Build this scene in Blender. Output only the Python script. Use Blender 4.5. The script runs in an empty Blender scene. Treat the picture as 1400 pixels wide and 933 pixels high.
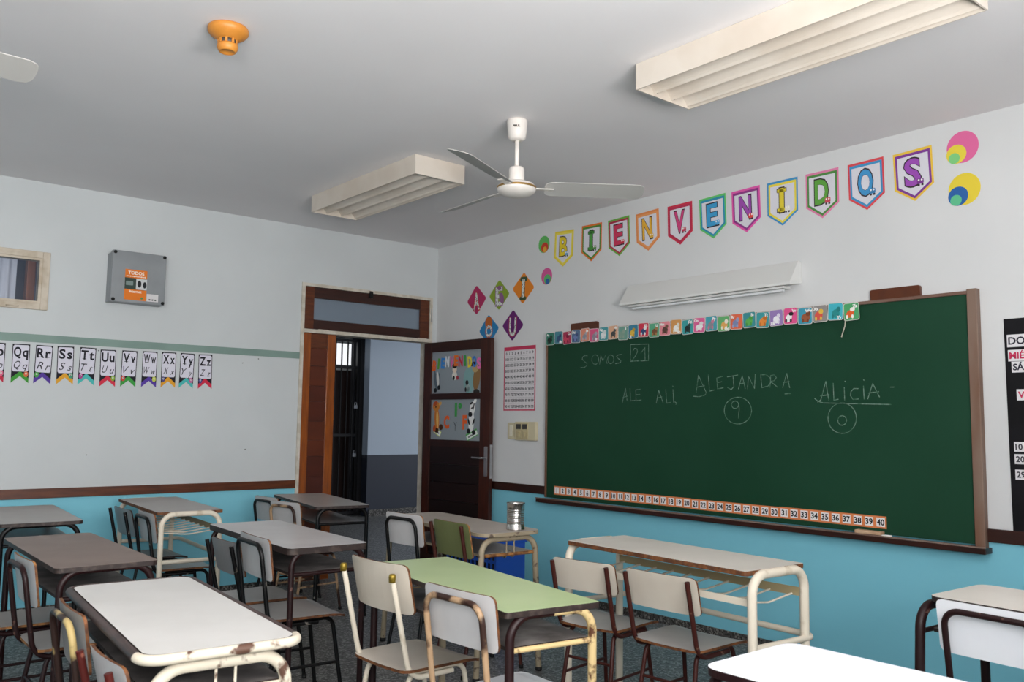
import bpy, bmesh, math, random
from mathutils import Matrix, Vector
random.seed(7)
SC = bpy.context.scene
C = SC.collection
R = math.radians

# ------------------------------------------------------------------ camera
cam_data = bpy.data.cameras.new('camera')
cam_data.sensor_width = 36.0
cam_data.lens = 1191.09 / 1400.0 * 36.0
cam_data.clip_start = 0.05
cam = bpy.data.objects.new('camera', cam_data)
C.objects.link(cam)
def camera_matrix(loc, yaw, pitch, roll):
    f = Vector((math.sin(yaw) * math.cos(pitch), math.cos(yaw) * math.cos(pitch), math.sin(pitch)))
    r = Vector((math.cos(yaw), -math.sin(yaw), 0))
    u = r.cross(f)
    r2 = math.cos(roll) * r + math.sin(roll) * u
    u2 = -math.sin(roll) * r + math.cos(roll) * u
    m = Matrix((r2, u2, -f)).transposed().to_4x4()
    m.translation = loc
    return m
cam.matrix_world = camera_matrix(Vector((-4.6476, -6.6579, 1.3270)), R(39.909), R(5.365), R(0.790))
SC.camera = cam
cam_data.dof.use_dof = True
cam_data.dof.focus_distance = 4.6
cam_data.dof.aperture_fstop = 7.0

# ------------------------------------------------------------------ world, lights, exposure
world = bpy.data.worlds.new('sky')
SC.world = world
world.use_nodes = True
world.node_tree.nodes['Background'].inputs[0].default_value = (0.85, 0.9, 1.0, 1)
world.node_tree.nodes['Background'].inputs[1].default_value = 0.9

def area_light(name, loc, rot, sx, sy, power, col):
    d = bpy.data.lights.new(name, 'AREA')
    d.shape = 'RECTANGLE'; d.size = sx; d.size_y = sy; d.energy = power; d.color = col
    o = bpy.data.objects.new(name, d); C.objects.link(o)
    o.location = loc; o.rotation_euler = rot
    return o
WIN_X = (-5.75, -4.5, -3.25)          # three tall windows in the wall behind the camera
DAY = (1.0, 0.985, 0.975)
for wx in WIN_X:
    area_light('daylight', (wx, -7.36, 1.88), (R(90), 0, 0), 1.06, 1.75, 27, DAY)              # open sky
    area_light('bounce_fill', (wx, -7.36, 1.6), (R(90 + 58), 0, 0), 1.06, 0.9, 116, DAY)       # added uplight for the ceiling, standing in for light off the ground
area_light('corridor_fill', (5.8, 2.0, 1.7), (0, R(90), 0), 1.8, 2.6, 70, (0.9, 0.95, 1.0))  # added unseen lamp that brightens the corridor; no opening behind it
area_light('side_room_fill', (-3.75, .3, 2.85), (R(60), 0, 0), .6, .3, 7, (0.9, 0.95, 1.0))  # added unseen lamp aimed at the curtain behind the small window

vs = SC.view_settings
vs.view_transform = 'Standard'; vs.look = 'None'; vs.gamma = 1.0; vs.use_curve_mapping = False
vs.exposure = 0.0
try:
    SC.cycles.use_denoising = True
    SC.cycles.max_bounces = 10
    SC.cycles.diffuse_bounces = 6
    SC.cycles.sample_clamp_indirect = 6
except Exception:
    pass

# ------------------------------------------------------------------ helpers
def lin(h):
    h = h.lstrip('#')
    o = []
    for i in (0, 2, 4):
        c = int(h[i:i + 2], 16) / 255.0
        o.append(c / 12.92 if c <= 0.04045 else ((c + 0.055) / 1.055) ** 2.4)
    return (o[0], o[1], o[2], 1.0)

MATS = {}
def mat(name, col, rough=0.5, metal=0.0, col2=None, scale=8.0, lo=0.4, hi=0.6, detail=3.0, stretch=None, bump=0.0,
        spec=0.5, coat=0.0, emit=0.0):
    """principled material; colour runs from col to col2 along a noise texture"""
    if name in MATS:
        return MATS[name]
    m = bpy.data.materials.new(name)
    m.use_nodes = True
    nt = m.node_tree
    b = nt.nodes['Principled BSDF']
    b.inputs['Roughness'].default_value = rough
    b.inputs['Metallic'].default_value = metal
    b.inputs['Specular IOR Level'].default_value = spec
    b.inputs['Coat Weight'].default_value = coat
    c1 = lin(col)
    b.inputs['Base Color'].default_value = c1
    if emit:
        b.inputs['Emission Color'].default_value = c1
        b.inputs['Emission Strength'].default_value = emit
    if col2 or bump:
        tc = nt.nodes.new('ShaderNodeTexCoord')
        mp = nt.nodes.new('ShaderNodeMapping')
        mp.inputs['Scale'].default_value = stretch or (1, 1, 1)
        nt.links.new(tc.outputs['Object'], mp.inputs['Vector'])
        n = nt.nodes.new('ShaderNodeTexNoise')
        n.inputs['Scale'].default_value = scale
        n.inputs['Detail'].default_value = detail
        nt.links.new(mp.outputs['Vector'], n.inputs['Vector'])
        if col2:
            rp = nt.nodes.new('ShaderNodeValToRGB')
            rp.color_ramp.elements[0].position = lo; rp.color_ramp.elements[0].color = c1
            rp.color_ramp.elements[1].position = hi; rp.color_ramp.elements[1].color = lin(col2)
            nt.links.new(n.outputs['Fac'], rp.inputs['Fac'])
            nt.links.new(rp.outputs['Color'], b.inputs['Base Color'])
        if bump:
            bp = nt.nodes.new('ShaderNodeBump')
            bp.inputs['Strength'].default_value = bump; bp.inputs['Distance'].default_value = 0.01
            nt.links.new(n.outputs['Fac'], bp.inputs['Height'])
            nt.links.new(bp.outputs['Normal'], b.inputs['Normal'])
    MATS[name] = m
    return m

def flat(col, rough=0.75):
    return mat('paper_' + col.strip('#'), col, rough, spec=0.25)

def wall_mat(name, white, white2, blue):
    m = bpy.data.materials.new(name); m.use_nodes = True
    nt = m.node_tree; b = nt.nodes['Principled BSDF']
    b.inputs['Roughness'].default_value = 0.62; b.inputs['Specular IOR Level'].default_value = 0.3
    geo = nt.nodes.new('ShaderNodeNewGeometry'); sp = nt.nodes.new('ShaderNodeSeparateXYZ')
    nt.links.new(geo.outputs['Position'], sp.inputs[0])
    gt = nt.nodes.new('ShaderNodeMath'); gt.operation = 'GREATER_THAN'; gt.inputs[1].default_value = 0.8
    nt.links.new(sp.outputs['Z'], gt.inputs[0])
    n = nt.nodes.new('ShaderNodeTexNoise'); n.inputs['Scale'].default_value = 1.3; n.inputs['Detail'].default_value = 5
    nt.links.new(geo.outputs['Position'], n.inputs['Vector'])
    rp = nt.nodes.new('ShaderNodeValToRGB')
    rp.color_ramp.elements[0].position = 0.3; rp.color_ramp.elements[0].color = lin(white)
    rp.color_ramp.elements[1].position = 0.7; rp.color_ramp.elements[1].color = lin(white2)
    nt.links.new(n.outputs['Fac'], rp.inputs['Fac'])
    mx = nt.nodes.new('ShaderNodeMix'); mx.data_type = 'RGBA'
    mx.inputs[6].default_value = lin(blue)
    nt.links.new(gt.outputs[0], mx.inputs[0]); nt.links.new(rp.outputs['Color'], mx.inputs[7])
    nt.links.new(mx.outputs[2], b.inputs['Base Color'])
    n2 = nt.nodes.new('ShaderNodeTexNoise'); n2.inputs['Scale'].default_value = 14
    nt.links.new(geo.outputs['Position'], n2.inputs['Vector'])
    bp = nt.nodes.new('ShaderNodeBump'); bp.inputs['Strength'].default_value = 0.12; bp.inputs['Distance'].default_value = 0.006
    nt.links.new(n2.outputs['Fac'], bp.inputs['Height']); nt.links.new(bp.outputs['Normal'], b.inputs['Normal'])
    return m

def terrazzo(name, base, light, dark):
    m = bpy.data.materials.new(name); m.use_nodes = True
    nt = m.node_tree; b = nt.nodes['Principled BSDF']
    b.inputs['Roughness'].default_value = 0.42; b.inputs['Specular IOR Level'].default_value = 0.4
    geo = nt.nodes.new('ShaderNodeNewGeometry')
    v = nt.nodes.new('ShaderNodeTexVoronoi'); v.inputs['Scale'].default_value = 95
    nt.links.new(geo.outputs['Position'], v.inputs['Vector'])
    rp = nt.nodes.new('ShaderNodeValToRGB'); e = rp.color_ramp.elements
    e[0].position = 0.0; e[0].color = lin(dark)
    e[1].position = 1.0; e[1].color = lin(light)
    for pos, c in ((0.25, dark), (0.35, base), (0.72, base), (0.86, light)):
        k = e.new(pos); k.color = lin(c)
    sep = nt.nodes.new('ShaderNodeSeparateColor')
    nt.links.new(v.outputs['Color'], sep.inputs[0]); nt.links.new(sep.outputs[0], rp.inputs['Fac'])
    nt.links.new(rp.outputs['Color'], b.inputs['Base Color'])
    return m

def glass_mat(name, col, alpha, rough=0.08):
    m = bpy.data.materials.new(name); m.use_nodes = True
    b = m.node_tree.nodes['Principled BSDF']
    b.inputs['Base Color'].default_value = lin(col); b.inputs['Roughness'].default_value = rough
    b.inputs['Alpha'].default_value = alpha
    return m

class B:
    """collects shapes; build() links them as one mesh object"""
    def __init__(self):
        self.v = []; self.f = []; self.m = []; self.s = []
    def add(self, vs, fs, mi=0, smooth=False):
        o = len(self.v)
        self.v += [tuple(x) for x in vs]
        for k, f in enumerate(fs):
            self.f.append([o + i for i in f])
            self.m.append(mi[k] if isinstance(mi, (list, tuple)) else mi)
            self.s.append(smooth)
        return self
    def box(self, x0, x1, y0, y1, z0, z1, mi=0):
        vs = [(x, y, z) for x in (x0, x1) for y in (y0, y1) for z in (z0, z1)]
        fs = [(0, 1, 3, 2), (4, 6, 7, 5), (0, 4, 5, 1), (2, 3, 7, 6), (0, 2, 6, 4), (1, 5, 7, 3)]
        return self.add(vs, fs, mi)
    def prism(self, pts, z0, z1, mi=0, side=None):
        """outline in local xy (counter-clockwise), extruded z0..z1"""
        n = len(pts)
        vs = [(x, y, z0) for x, y in pts] + [(x, y, z1) for x, y in pts]
        fs = [tuple(range(n - 1, -1, -1)), tuple(range(n, 2 * n))]
        sd = mi if side is None else side
        mm = [sd, mi]
        for i in range(n):
            j = (i + 1) % n
            fs.append((i, j, n + j, n + i)); mm.append(sd)
        return self.add(vs, fs, mm)
    def tube(self, path, r, seg=10, closed=False, mi=0, caps=True):
        P = [Vector(q) for q in path]; n = len(P)
        T = []
        for i in range(n):
            a = P[(i - 1) % n] if (closed or i > 0) else P[i]
            b = P[(i + 1) % n] if (closed or i < n - 1) else P[i]
            T.append((b - a).normalized())
        up = Vector((0, 0, 1)) if abs(T[0].z) < 0.9 else Vector((1, 0, 0))
        nrm = T[0].cross(up).normalized()
        vs = []
        for i in range(n):
            if i > 0:
                ax = T[i - 1].cross(T[i])
                if ax.length > 1e-7:
                    nrm = Matrix.Rotation(T[i - 1].angle(T[i]), 3, ax.normalized()) @ nrm
            bn = T[i].cross(nrm).normalized()
            for k in range(seg):
                a = 2 * math.pi * k / seg
                vs.append(P[i] + r * (math.cos(a) * nrm + math.sin(a) * bn))
        fs = []
        for i in range(n if closed else n - 1):
            j = (i + 1) % n
            for k in range(seg):
                l = (k + 1) % seg
                fs.append((i * seg + k, i * seg + l, j * seg + l, j * seg + k))
        self.add(vs, fs, mi, True)
        if not closed and caps:
            self.add(vs[:seg], [tuple(range(seg - 1, -1, -1))], mi)
            self.add(vs[(n - 1) * seg:], [tuple(range(seg))], mi)
        return self
    def lathe(self, prof, seg=24, mi=0, cx=0, cy=0):
        """profile of (radius, z), around the local z axis"""
        vs = []; fs = []; n = len(prof)
        for r, z in prof:
            for k in range(seg):
                a = 2 * math.pi * k / seg
                vs.append((cx + r * math.cos(a), cy + r * math.sin(a), z))
        for i in range(n - 1):
            for k in range(seg):
                l = (k + 1) % seg
                fs.append((i * seg + k, i * seg + l, (i + 1) * seg + l, (i + 1) * seg + k))
        self.add(vs, fs, mi, True)
        return self
    def panel(self, w, h, r, t, place, nv=3):
        """rounded-corner sheet of thickness t; place(u, v, s) gives the 3-D point; faces 0, edges 1"""
        us = [-w / 2, -w / 2 + r * .12, -w / 2 + r * .4, -w / 2 + r]
        k = 8
        us += [-w / 2 + r + (w - 2 * r) * i / k for i in range(1, k)]
        us += [w / 2 - r, w / 2 - r * .4, w / 2 - r * .12, w / 2]
        cols = []
        for u in us:
            d = abs(u) - (w / 2 - r)
            hh = h / 2 - (r - math.sqrt(max(r * r - d * d, 0)) if d > 0 else 0)
            cols.append([(u, -hh + 2 * hh * j / nv) for j in range(nv + 1)])
        n = len(us); q = nv + 1
        vs = [place(u, v, 0) for c in cols for u, v in c] + [place(u, v, t) for c in cols for u, v in c]
        o = n * q
        fs = []; mm = []
        for i in range(n - 1):
            for j in range(nv):
                a, b_, c_, d_ = i * q + j, (i + 1) * q + j, (i + 1) * q + j + 1, i * q + j + 1
                fs.append((a, d_, c_, b_)); mm.append(0)
                fs.append((o + a, o + b_, o + c_, o + d_)); mm.append(0)
            for j in (0, nv):
                a, b_ = i * q + j, (i + 1) * q + j
                fs.append((a, b_, o + b_, o + a) if j == 0 else (b_, a, o + a, o + b_)); mm.append(1)
        for i in (0, n - 1):
            for j in range(nv):
                a, b_ = i * q + j, i * q + j + 1
                fs.append((b_, a, o + a, o + b_) if i == 0 else (a, b_, o + b_, o + a)); mm.append(1)
        return self.add(vs, fs, mm)
    def text(self, s, cx, cy, height, z, style='plain', mi=0, maxw=None, rot=0, depth=0):
        """flat printed characters centred on cx, cy (cap height given)"""
        V, F, (w, h) = glyphs(s, style)
        k = height / CAP
        kx = k
        if maxw and w * k > maxw:
            kx = maxw / w
        ca, sa = math.cos(rot), math.sin(rot)
        vs = []
        for x, y in V:
            x, y = x * kx, y * k
            vs.append((cx + ca * x - sa * y, cy + sa * x + ca * y, z))
        return self.add(vs, F, mi)
    def build(self, name, mats, parent=None, loc=None, rot=None, bevel=0):
        me = bpy.data.meshes.new(name)
        me.from_pydata(self.v, [], self.f)
        for m in (mats if isinstance(mats, (list, tuple)) else [mats]):
            me.materials.append(m)
        me.polygons.foreach_set('material_index', self.m)
        me.polygons.foreach_set('use_smooth', self.s)
        me.update()
        o = bpy.data.objects.new(name, me)
        C.objects.link(o)
        if parent: o.parent = parent
        if loc: o.location = loc
        if rot: o.rotation_euler = rot
        if bevel:
            b = o.modifiers.new('bevel', 'BEVEL'); b.width = bevel; b.segments = 2; b.limit_method = 'ANGLE'
        return o

# lettering: every string is turned into flat mesh outlines once
CAP = 0.682
GLY = {}
def glyphs(s, style):
    key = (s, style)
    if key not in GLY:
        cu = bpy.data.curves.new('t', 'FONT'); cu.body = s; cu.size = 1.0
        cu.align_x = 'CENTER'; cu.resolution_u = 3
        if style == 'bold': cu.offset = 0.028
        if style == 'heavy': cu.offset = 0.05
        if style == 'thin': cu.offset = -0.006
        if style == 'script': cu.shear = 0.35; cu.offset = 0.0
        o = bpy.data.objects.new('t', cu)
        C.objects.link(o)
        bpy.context.view_layer.update()
        me = bpy.data.meshes.new_from_object(o.evaluated_get(bpy.context.evaluated_depsgraph_get()))
        V = [(v.co.x, v.co.y) for v in me.vertices]; F = [tuple(p.vertices) for p in me.polygons]
        bpy.data.objects.remove(o); bpy.data.curves.remove(cu); bpy.data.meshes.remove(me)
        if V:
            x0, x1 = min(v[0] for v in V), max(v[0] for v in V)
            V = [(x - (x0 + x1) / 2, y - CAP / 2) for x, y in V]
            w = x1 - x0
        else:
            w = 0.1
        GLY[key] = (V, F, (w, 1))
    return GLY[key]

def tag(o, label, cat, group=None, kind=None):
    o['label'] = label; o['category'] = cat
    if group: o['group'] = group
    if kind: o['kind'] = kind
    return o
def thing(name, label, cat, loc=(0, 0, 0), rot=(0, 0, 0), group=None):
    o = bpy.data.objects.new(name, None); C.objects.link(o)
    o.empty_display_size = 0.1
    o.location = loc; o.rotation_euler = rot
    return tag(o, label, cat, group)
def struct(o, label=None):
    o['kind'] = 'structure'
    if label: o['label'] = label
    return o
def empty_struct(name, loc=(0, 0, 0), rot=(0, 0, 0), label=None):
    o = bpy.data.objects.new(name, None); C.objects.link(o)
    o.location = loc; o.rotation_euler = rot
    return struct(o, label)
def fillet(pts, r, seg=6):
    """polyline with its inner corners rounded; r is one radius or a list"""
    P = [Vector(q) for q in pts]; out = [P[0]]
    for i in range(1, len(P) - 1):
        rr = r[i - 1] if isinstance(r, (list, tuple)) else r
        a = (P[i - 1] - P[i]); b = (P[i + 1] - P[i])
        la, lb = a.length, b.length
        a.normalize(); b.normalize()
        ang = a.angle(b)
        if ang > 3.1 or rr <= 0:
            out.append(P[i]); continue
        d = min(rr / math.tan(ang / 2), la * .49, lb * .49)
        rr = d * math.tan(ang / 2)
        p0 = P[i] + a * d; p1 = P[i] + b * d
        cen = P[i] + (a + b).normalized() * (rr / math.sin(ang / 2))
        v0 = p0 - cen; v1 = p1 - cen
        tot = v0.angle(v1); ax = v0.cross(v1).normalized()
        for k in range(seg + 1):
            out.append(cen + Matrix.Rotation(tot * k / seg, 3, ax) @ v0)
    out.append(P[-1])
    return out
def rrect(w, h, r, seg=5, cx=0, cy=0):
    pts = []
    for sx, sy, a0 in ((1, -1, -90), (1, 1, 0), (-1, 1, 90), (-1, -1, 180)):
        for k in range(seg + 1):
            a = R(a0 + 90 * k / seg)
            pts.append((cx + sx * (w / 2 - r) + r * math.cos(a), cy + sy * (h / 2 - r) + r * math.sin(a)))
    return pts
def ellipse(cx, cy, rx, ry, n=18, rot=0):
    o = []
    for k in range(n):
        a = 2 * math.pi * k / n
        x, y = rx * math.cos(a), ry * math.sin(a)
        o.append((cx + x * math.cos(rot) - y * math.sin(rot), cy + x * math.sin(rot) + y * math.cos(rot)))
    return o
ON_LEFT = (R(90), 0, 0)            # sheets that hang on the door wall (local x runs right, local y up)
ON_RIGHT = (R(90), 0, R(-90))      # sheets that hang on the blackboard wall
def on_right(y, z, off=0.0): return (-off, y, z)
def on_left(x, z, off=0.0): return (x, -off, z)

# ------------------------------------------------------------------ shared materials
WOOD = mat('dark_varnished_wood', '#9a4e0c', 0.38, col2='#78390a', scale=38, stretch=(1, 1, .12), lo=.35, hi=.7, detail=6, coat=.2)
WOODH = mat('dark_varnished_wood_along', '#64300f', 0.42, col2='#431b08', scale=45, stretch=(.12, .12, 1), lo=.35, hi=.7, detail=6)
PLANKS = [mat('plank_wood_%d' % i, a, 0.42, col2=b, scale=6, stretch=(.1, .1, 1), lo=.35, hi=.7, detail=6, coat=.1)
          for i, (a, b) in enumerate((('#622708', '#4d1c05'), ('#763809', '#5f2a07'), ('#521c05', '#401404'), ('#86490e', '#6b340a')))]
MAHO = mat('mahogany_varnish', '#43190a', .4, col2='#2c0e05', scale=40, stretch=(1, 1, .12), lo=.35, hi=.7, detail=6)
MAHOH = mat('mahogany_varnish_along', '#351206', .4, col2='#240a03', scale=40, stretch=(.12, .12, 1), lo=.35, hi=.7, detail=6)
TRIMW = mat('cream_trim_paint', '#cfc8bb', 0.5, col2='#bdb4a4', scale=14)
STEEL = mat('brushed_steel', '#b9bcc0', 0.3, 0.9)
BLACKM = mat('black_iron', '#121113', 0.45, 0.3)
WHITEP = mat('white_metal_paint', '#d9d9d6', 0.45)
IVORY = mat('ivory_enamel', '#d5cbbf', 0.4, col2='#cbbfb1', scale=3)
RUB = mat('black_rubber', '#101010', 0.8)

# ------------------------------------------------------------------ the room
WALL_L = wall_mat('paint_door_wall', '#cdd1d2', '#c5c9ca', '#7fc6d8')
WALL_R = wall_mat('paint_board_wall', '#d8d8d8', '#d0d1d1', '#7fc6d8')
CEIL = mat('ceiling_paint', '#e9e6e7', 0.8, col2='#e2dfe0', scale=.8, lo=.3, hi=.7)
FLOOR = terrazzo('terrazzo', '#686866', '#9c9c99', '#424241')
SKIRT = terrazzo('terrazzo_skirting', '#4c4a48', '#85827d', '#26241f')
HC = 2.95
XW, YW = -7.2, -7.3

struct(B().box(XW - .15, 6.2, YW - .15, 5.4, -.1, 0).build('floor', FLOOR), 'dark grey speckled terrazzo floor')
struct(B().box(XW - .15, .15, YW - .15, .13, HC, HC + .1).build('ceiling', CEIL), 'plain white plaster ceiling')
# door wall, with the doorway and the small high window cut out
wl = B()
wl.box(XW - .15, -4.06, 0, .13, 0, HC); wl.box(-4.06, -3.3, 0, .13, 0, 2.06); wl.box(-4.06, -3.3, 0, .13, 2.455, HC)
wl.box(-3.3, -1.375, 0, .13, 0, HC); wl.box(-1.375, -.055, 0, .13, 2.474, HC); wl.box(-.055, 0, 0, .13, 0, HC)
wall_left = struct(wl.build('wall_left', WALL_L), 'white wall with turquoise lower part and the doorway')
struct(B().box(0, .15, YW - .15, .13, 0, HC).build('wall_right', WALL_R), 'white and turquoise wall behind the blackboard')
wb = B(); xs = [XW - .15]
for wx in WIN_X: xs += [wx - .56, wx + .56]
xs.append(.15)
for i in range(0, len(xs), 2): wb.box(xs[i], xs[i + 1], YW - .15, YW, 0, HC)
for wx in WIN_X:
    wb.box(wx - .56, wx + .56, YW - .15, YW, 0, .94); wb.box(wx - .56, wx + .56, YW - .15, YW, 2.82, HC)
struct(wb.build('wall_back', WALL_R), 'white wall with tall windows')
struct(B().box(XW - .15, XW, YW, 0, 0, HC).build('wall_side', WALL_L), 'plain white side wall')
for i, wx in enumerate(WIN_X):
    w = empty_struct('window_%d' % (i + 3), (wx, YW - .05, .94), label='tall white framed window')
    f = B()
    for x in (-.56, -.03, .5): f.box(x, x + .06, -.03, .03, 0, 1.88)
    for z in (0, .9, 1.82): f.box(-.5, .5, -.028, .028, z, z + .06)
    f.build('window_frame', WHITEP, w)
    B().box(-.6, .6, -.02, .1, -.035, -.001).build('window_sill', WHITEP, w)
# nail holes in the door wall
HOLE = mat('nail_hole', '#2b2a29', 0.9)
for x, z in ((-1.73, 1.81), (-1.81, 1.09), (-2.97, 1.06), (-2.93, 1.8), (-1.86, 1.77)):
    B().lathe([(0, 0), (.004, 0), (.004, .003), (0, .003)], 8).build('nail_hole', HOLE, wall_left, (x, -.0005, z), ON_LEFT)

# green band, chair rails, skirting
struct(B().box(XW, -1.376, -.006, -.0005, 1.832, 1.886).build('trim_1', mat('sage_band', '#7e968d', .6, col2='#768e86', scale=3)), 'sage green band along the white wall')
struct(B().box(XW, -1.376, -.018, -.0005, .7715, .837).build('trim_2', WOODH, bevel=.003), 'dark wooden chair rail along the door wall')
struct(B().box(-.018, -.0005, YW + .01, -.02, .7715, .837).build('trim_3', MAHOH, bevel=.003), 'dark wooden chair rail under the blackboard')
struct(B().box(XW, -1.376, -.012, -.0005, .001, .05).build('baseboard_left', SKIRT))
struct(B().box(-.012, -.0005, YW + .01, -.02, .001, .05).build('baseboard_right', SKIRT))

# ------------------------------------------------------------------ the doorway
df = empty_struct('trim_4', (0, 0, 0), label='cream painted door frame with a crossbar under the transom')
B().box(-1.375, -1.346, -.012, .135, .001, 2.474).build('jamb', TRIMW, df)
B().box(-.084, -.055, -.012, .135, .001, 2.474).build('jamb', TRIMW, df)
B().box(-1.346, -.084, -.012, .135, 2.447, 2.474).build('head', TRIMW, df)
B().box(-1.346, -.084, -.012, .135, 2.056, 2.086).build('crossbar', TRIMW, df)
for x in (-1.22, -.22):
    B().box(x, x + .1, -.016, -.012, 2.08, 2.09).build('transom_hinge', IVORY, df)
B().box(-1.362, -1.35, -.02, -.012, 1.72, 1.83).build('door_hinge', IVORY, df)
B().box(-1.362, -1.35, -.02, -.012, 1.0, 1.1).build('door_hinge', IVORY, df)
B().box(-.074, -.066, -.02, -.012, 2.25, 2.37).build('wall_plate', STEEL, df)
# transom window
tw = empty_struct('window_2', (0, 0, 0), label='wooden framed transom window above the doorway')
t = B(); t.box(-1.344, -1.258, .0, .045, 2.09, 2.444); t.box(-.183, -.086, .0, .045, 2.09, 2.444)
t.build('stile', WOODH, tw)
t = B(); t.box(-1.258, -.183, .001, .044, 2.354, 2.444); t.box(-1.258, -.183, .001, .044, 2.09, 2.17)
t.build('rail', MAHOH, tw)
B().box(-1.258, -.183, .02, .026, 2.17, 2.354).build('pane', glass_mat('transom_glass', '#7f8c99', .6, .12), tw)
B().box(-.735, -.7, -.02, .0, 2.405, 2.465).build('latch', BLACKM, tw)
# fixed narrow leaf
d1 = empty_struct('door_1', (0, 0, 0), label='narrow closed door leaf of orange brown boards')
B().box(-1.344, -1.272, .004, .046, .01, 2.054).build('stile', WOOD, d1, bevel=.002)
B().box(-1.115, -1.04, .004, .046, .01, 2.054).build('stile', WOOD, d1, bevel=.002)
B().box(-1.272, -1.115, .006, .044, 1.93, 2.054).build('top_rail', WOODH, d1)
z = 1.93; i = 0
while z > .15:
    h = min(.152 + .02 * math.sin(i * 2.3), z - .01)
    B().box(-1.272, -1.115, .014 + .003 * (i % 2), .04, z - h + .003, z).build('plank', PLANKS[(i * 3 + (i % 2)) % 4], d1)
    z -= h; i += 1
B().box(-1.272, -1.115, .006, .044, .01, z + .002).build('bottom_rail', WOODH, d1)
# open glazed leaf, swung into the room against the blackboard wall
ang = math.atan2(.063, .92)
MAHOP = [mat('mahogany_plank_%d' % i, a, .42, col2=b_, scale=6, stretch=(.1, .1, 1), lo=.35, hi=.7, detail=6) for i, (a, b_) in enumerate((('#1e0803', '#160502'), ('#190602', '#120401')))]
d2 = empty_struct('door_2', (-.115, -.006, 0), (0, 0, R(-90) + ang), 'dark wooden door with two glass panes standing open')
# local x runs from the hinge to the free edge, local -y faces the room
LW, TH, TOP = .905, .04, 2.045
for a, b in ((0, .1), (LW - .125, LW)):
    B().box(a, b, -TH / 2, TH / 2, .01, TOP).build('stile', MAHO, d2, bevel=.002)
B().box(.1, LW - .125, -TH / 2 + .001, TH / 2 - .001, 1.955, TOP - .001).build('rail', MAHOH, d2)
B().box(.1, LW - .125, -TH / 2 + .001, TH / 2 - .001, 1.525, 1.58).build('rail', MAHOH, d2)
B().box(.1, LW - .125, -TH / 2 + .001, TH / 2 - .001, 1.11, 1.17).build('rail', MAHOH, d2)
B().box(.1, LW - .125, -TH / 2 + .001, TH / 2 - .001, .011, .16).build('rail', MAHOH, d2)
z = 1.11; i = 0
while z > .17:
    h = min(.158, z - .16)
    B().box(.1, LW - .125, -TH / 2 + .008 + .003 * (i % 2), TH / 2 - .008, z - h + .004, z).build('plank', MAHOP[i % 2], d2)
    z -= h; i += 1
PANE = glass_mat('frosted_pane', '#9aa3a9', .82, .35)
B().box(.1, LW - .125, -.004, .004, 1.58, 1.955).build('pane', PANE, d2)
B().box(.1, LW - .125, -.004, .004, 1.17, 1.525).build('pane', PANE, d2)
pl = B().prism(rrect(.036, .25, .008), 0, .006).build('lock_plate', STEEL, d2, (LW - .04, -TH / 2, 1.0), (R(90), 0, 0))
h = B().tube(fillet([(0, 0, .0), (0, 0, .05), (-.12, 0, .05)], .015), .008)
h.build('lever', STEEL, pl, (0, .03, .004))
B().box(0, .003, -.012, .012, .86, 1.14).build('strike_plate', STEEL, d2, (LW, 0, 0))
# paper letters and animal cut-outs glued on its panes (local frame of a pane: x along the door, y up)
def door_paper(name, b, mats, x, z, rot=0):
    return b.build(name, mats, d2, (x, -.0045, z), (R(90), rot, 0))
px0, px1 = .105, LW - .13
cols = ['#e2662e', '#5aa13f', '#3f86cf', '#d9dde2', '#e568a6', '#e2712c', '#c22f45', '#3f9a4a', '#e3cf3a', '#3d79c8', '#e86fb0']
for i, ch in enumerate('BIENVENIDOS'):
    u = px0 + .03 + (px1 - px0 - .06) * i / 10
    zz = 1.862 - .03 * abs((i - 5) / 5) ** 2 + .006 * (i % 2)
    door_paper('paper_letter', B().text(ch, 0, 0, .085, .003, 'heavy', maxw=.056), flat(cols[i]), u, zz, R((5 - i) * 1.5))
def blob(name, parts, x, z, parent_fn=door_paper, rot=0):
    """cut-out from flat ellipses: (colour, cx, cy, rx, ry, rotation)"""
    b = B(); mats = []
    for k, (c, cx, cy, rx, ry, ro) in enumerate(parts):
        m = flat(c)
        if m not in mats: mats.append(m)
        b.prism(ellipse(cx, cy, rx, ry, 14, R(ro)), .0005, .0012 + .0004 * k, mats.index(m))
    return parent_fn(name, b, mats, x, z, rot)
blob('grey_animal_cutout', [('#5d6a74', 0, .02, .045, .1, 8), ('#8d9aa3', .005, .1, .032, .035, 0), ('#d8d8d4', .012, .02, .018, .07, 8), ('#1e2226', -.02, -.08, .022, .02, 0), ('#1e2226', .03, -.055, .018, .02, 0)], .175, 1.69)
blob('small_animal_cutout', [('#e0dcd2', 0, 0, .035, .04, 0), ('#e6d2bd', 0, .055, .03, .03, 0), ('#22201f', 0, .085, .03, .022, 0), ('#a33a44', .04, -.02, .018, .018, 0), ('#26302c', -.01, -.02, .015, .02, 0)], .42, 1.735)
blob('bear_cutout', [('#7fa5a5', -.05, 0, .075, .12, 0), ('#8a6a45', .05, .02, .045, .11, -8), ('#b59a6c', .03, .1, .04, .035, 0), ('#2b2622', .0, .14, .045, .018, 10), ('#33302e', .05, -.1, .04, .022, 0)], .665, 1.69)
blob('white_animal_cutout', [('#e5e3df', 0, 0, .03, .035, 0), ('#2b2b2d', -.005, .045, .02, .022, 0), ('#2b2b2d', -.022, -.015, .012, .02, 0)], .595, 1.625)
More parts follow.
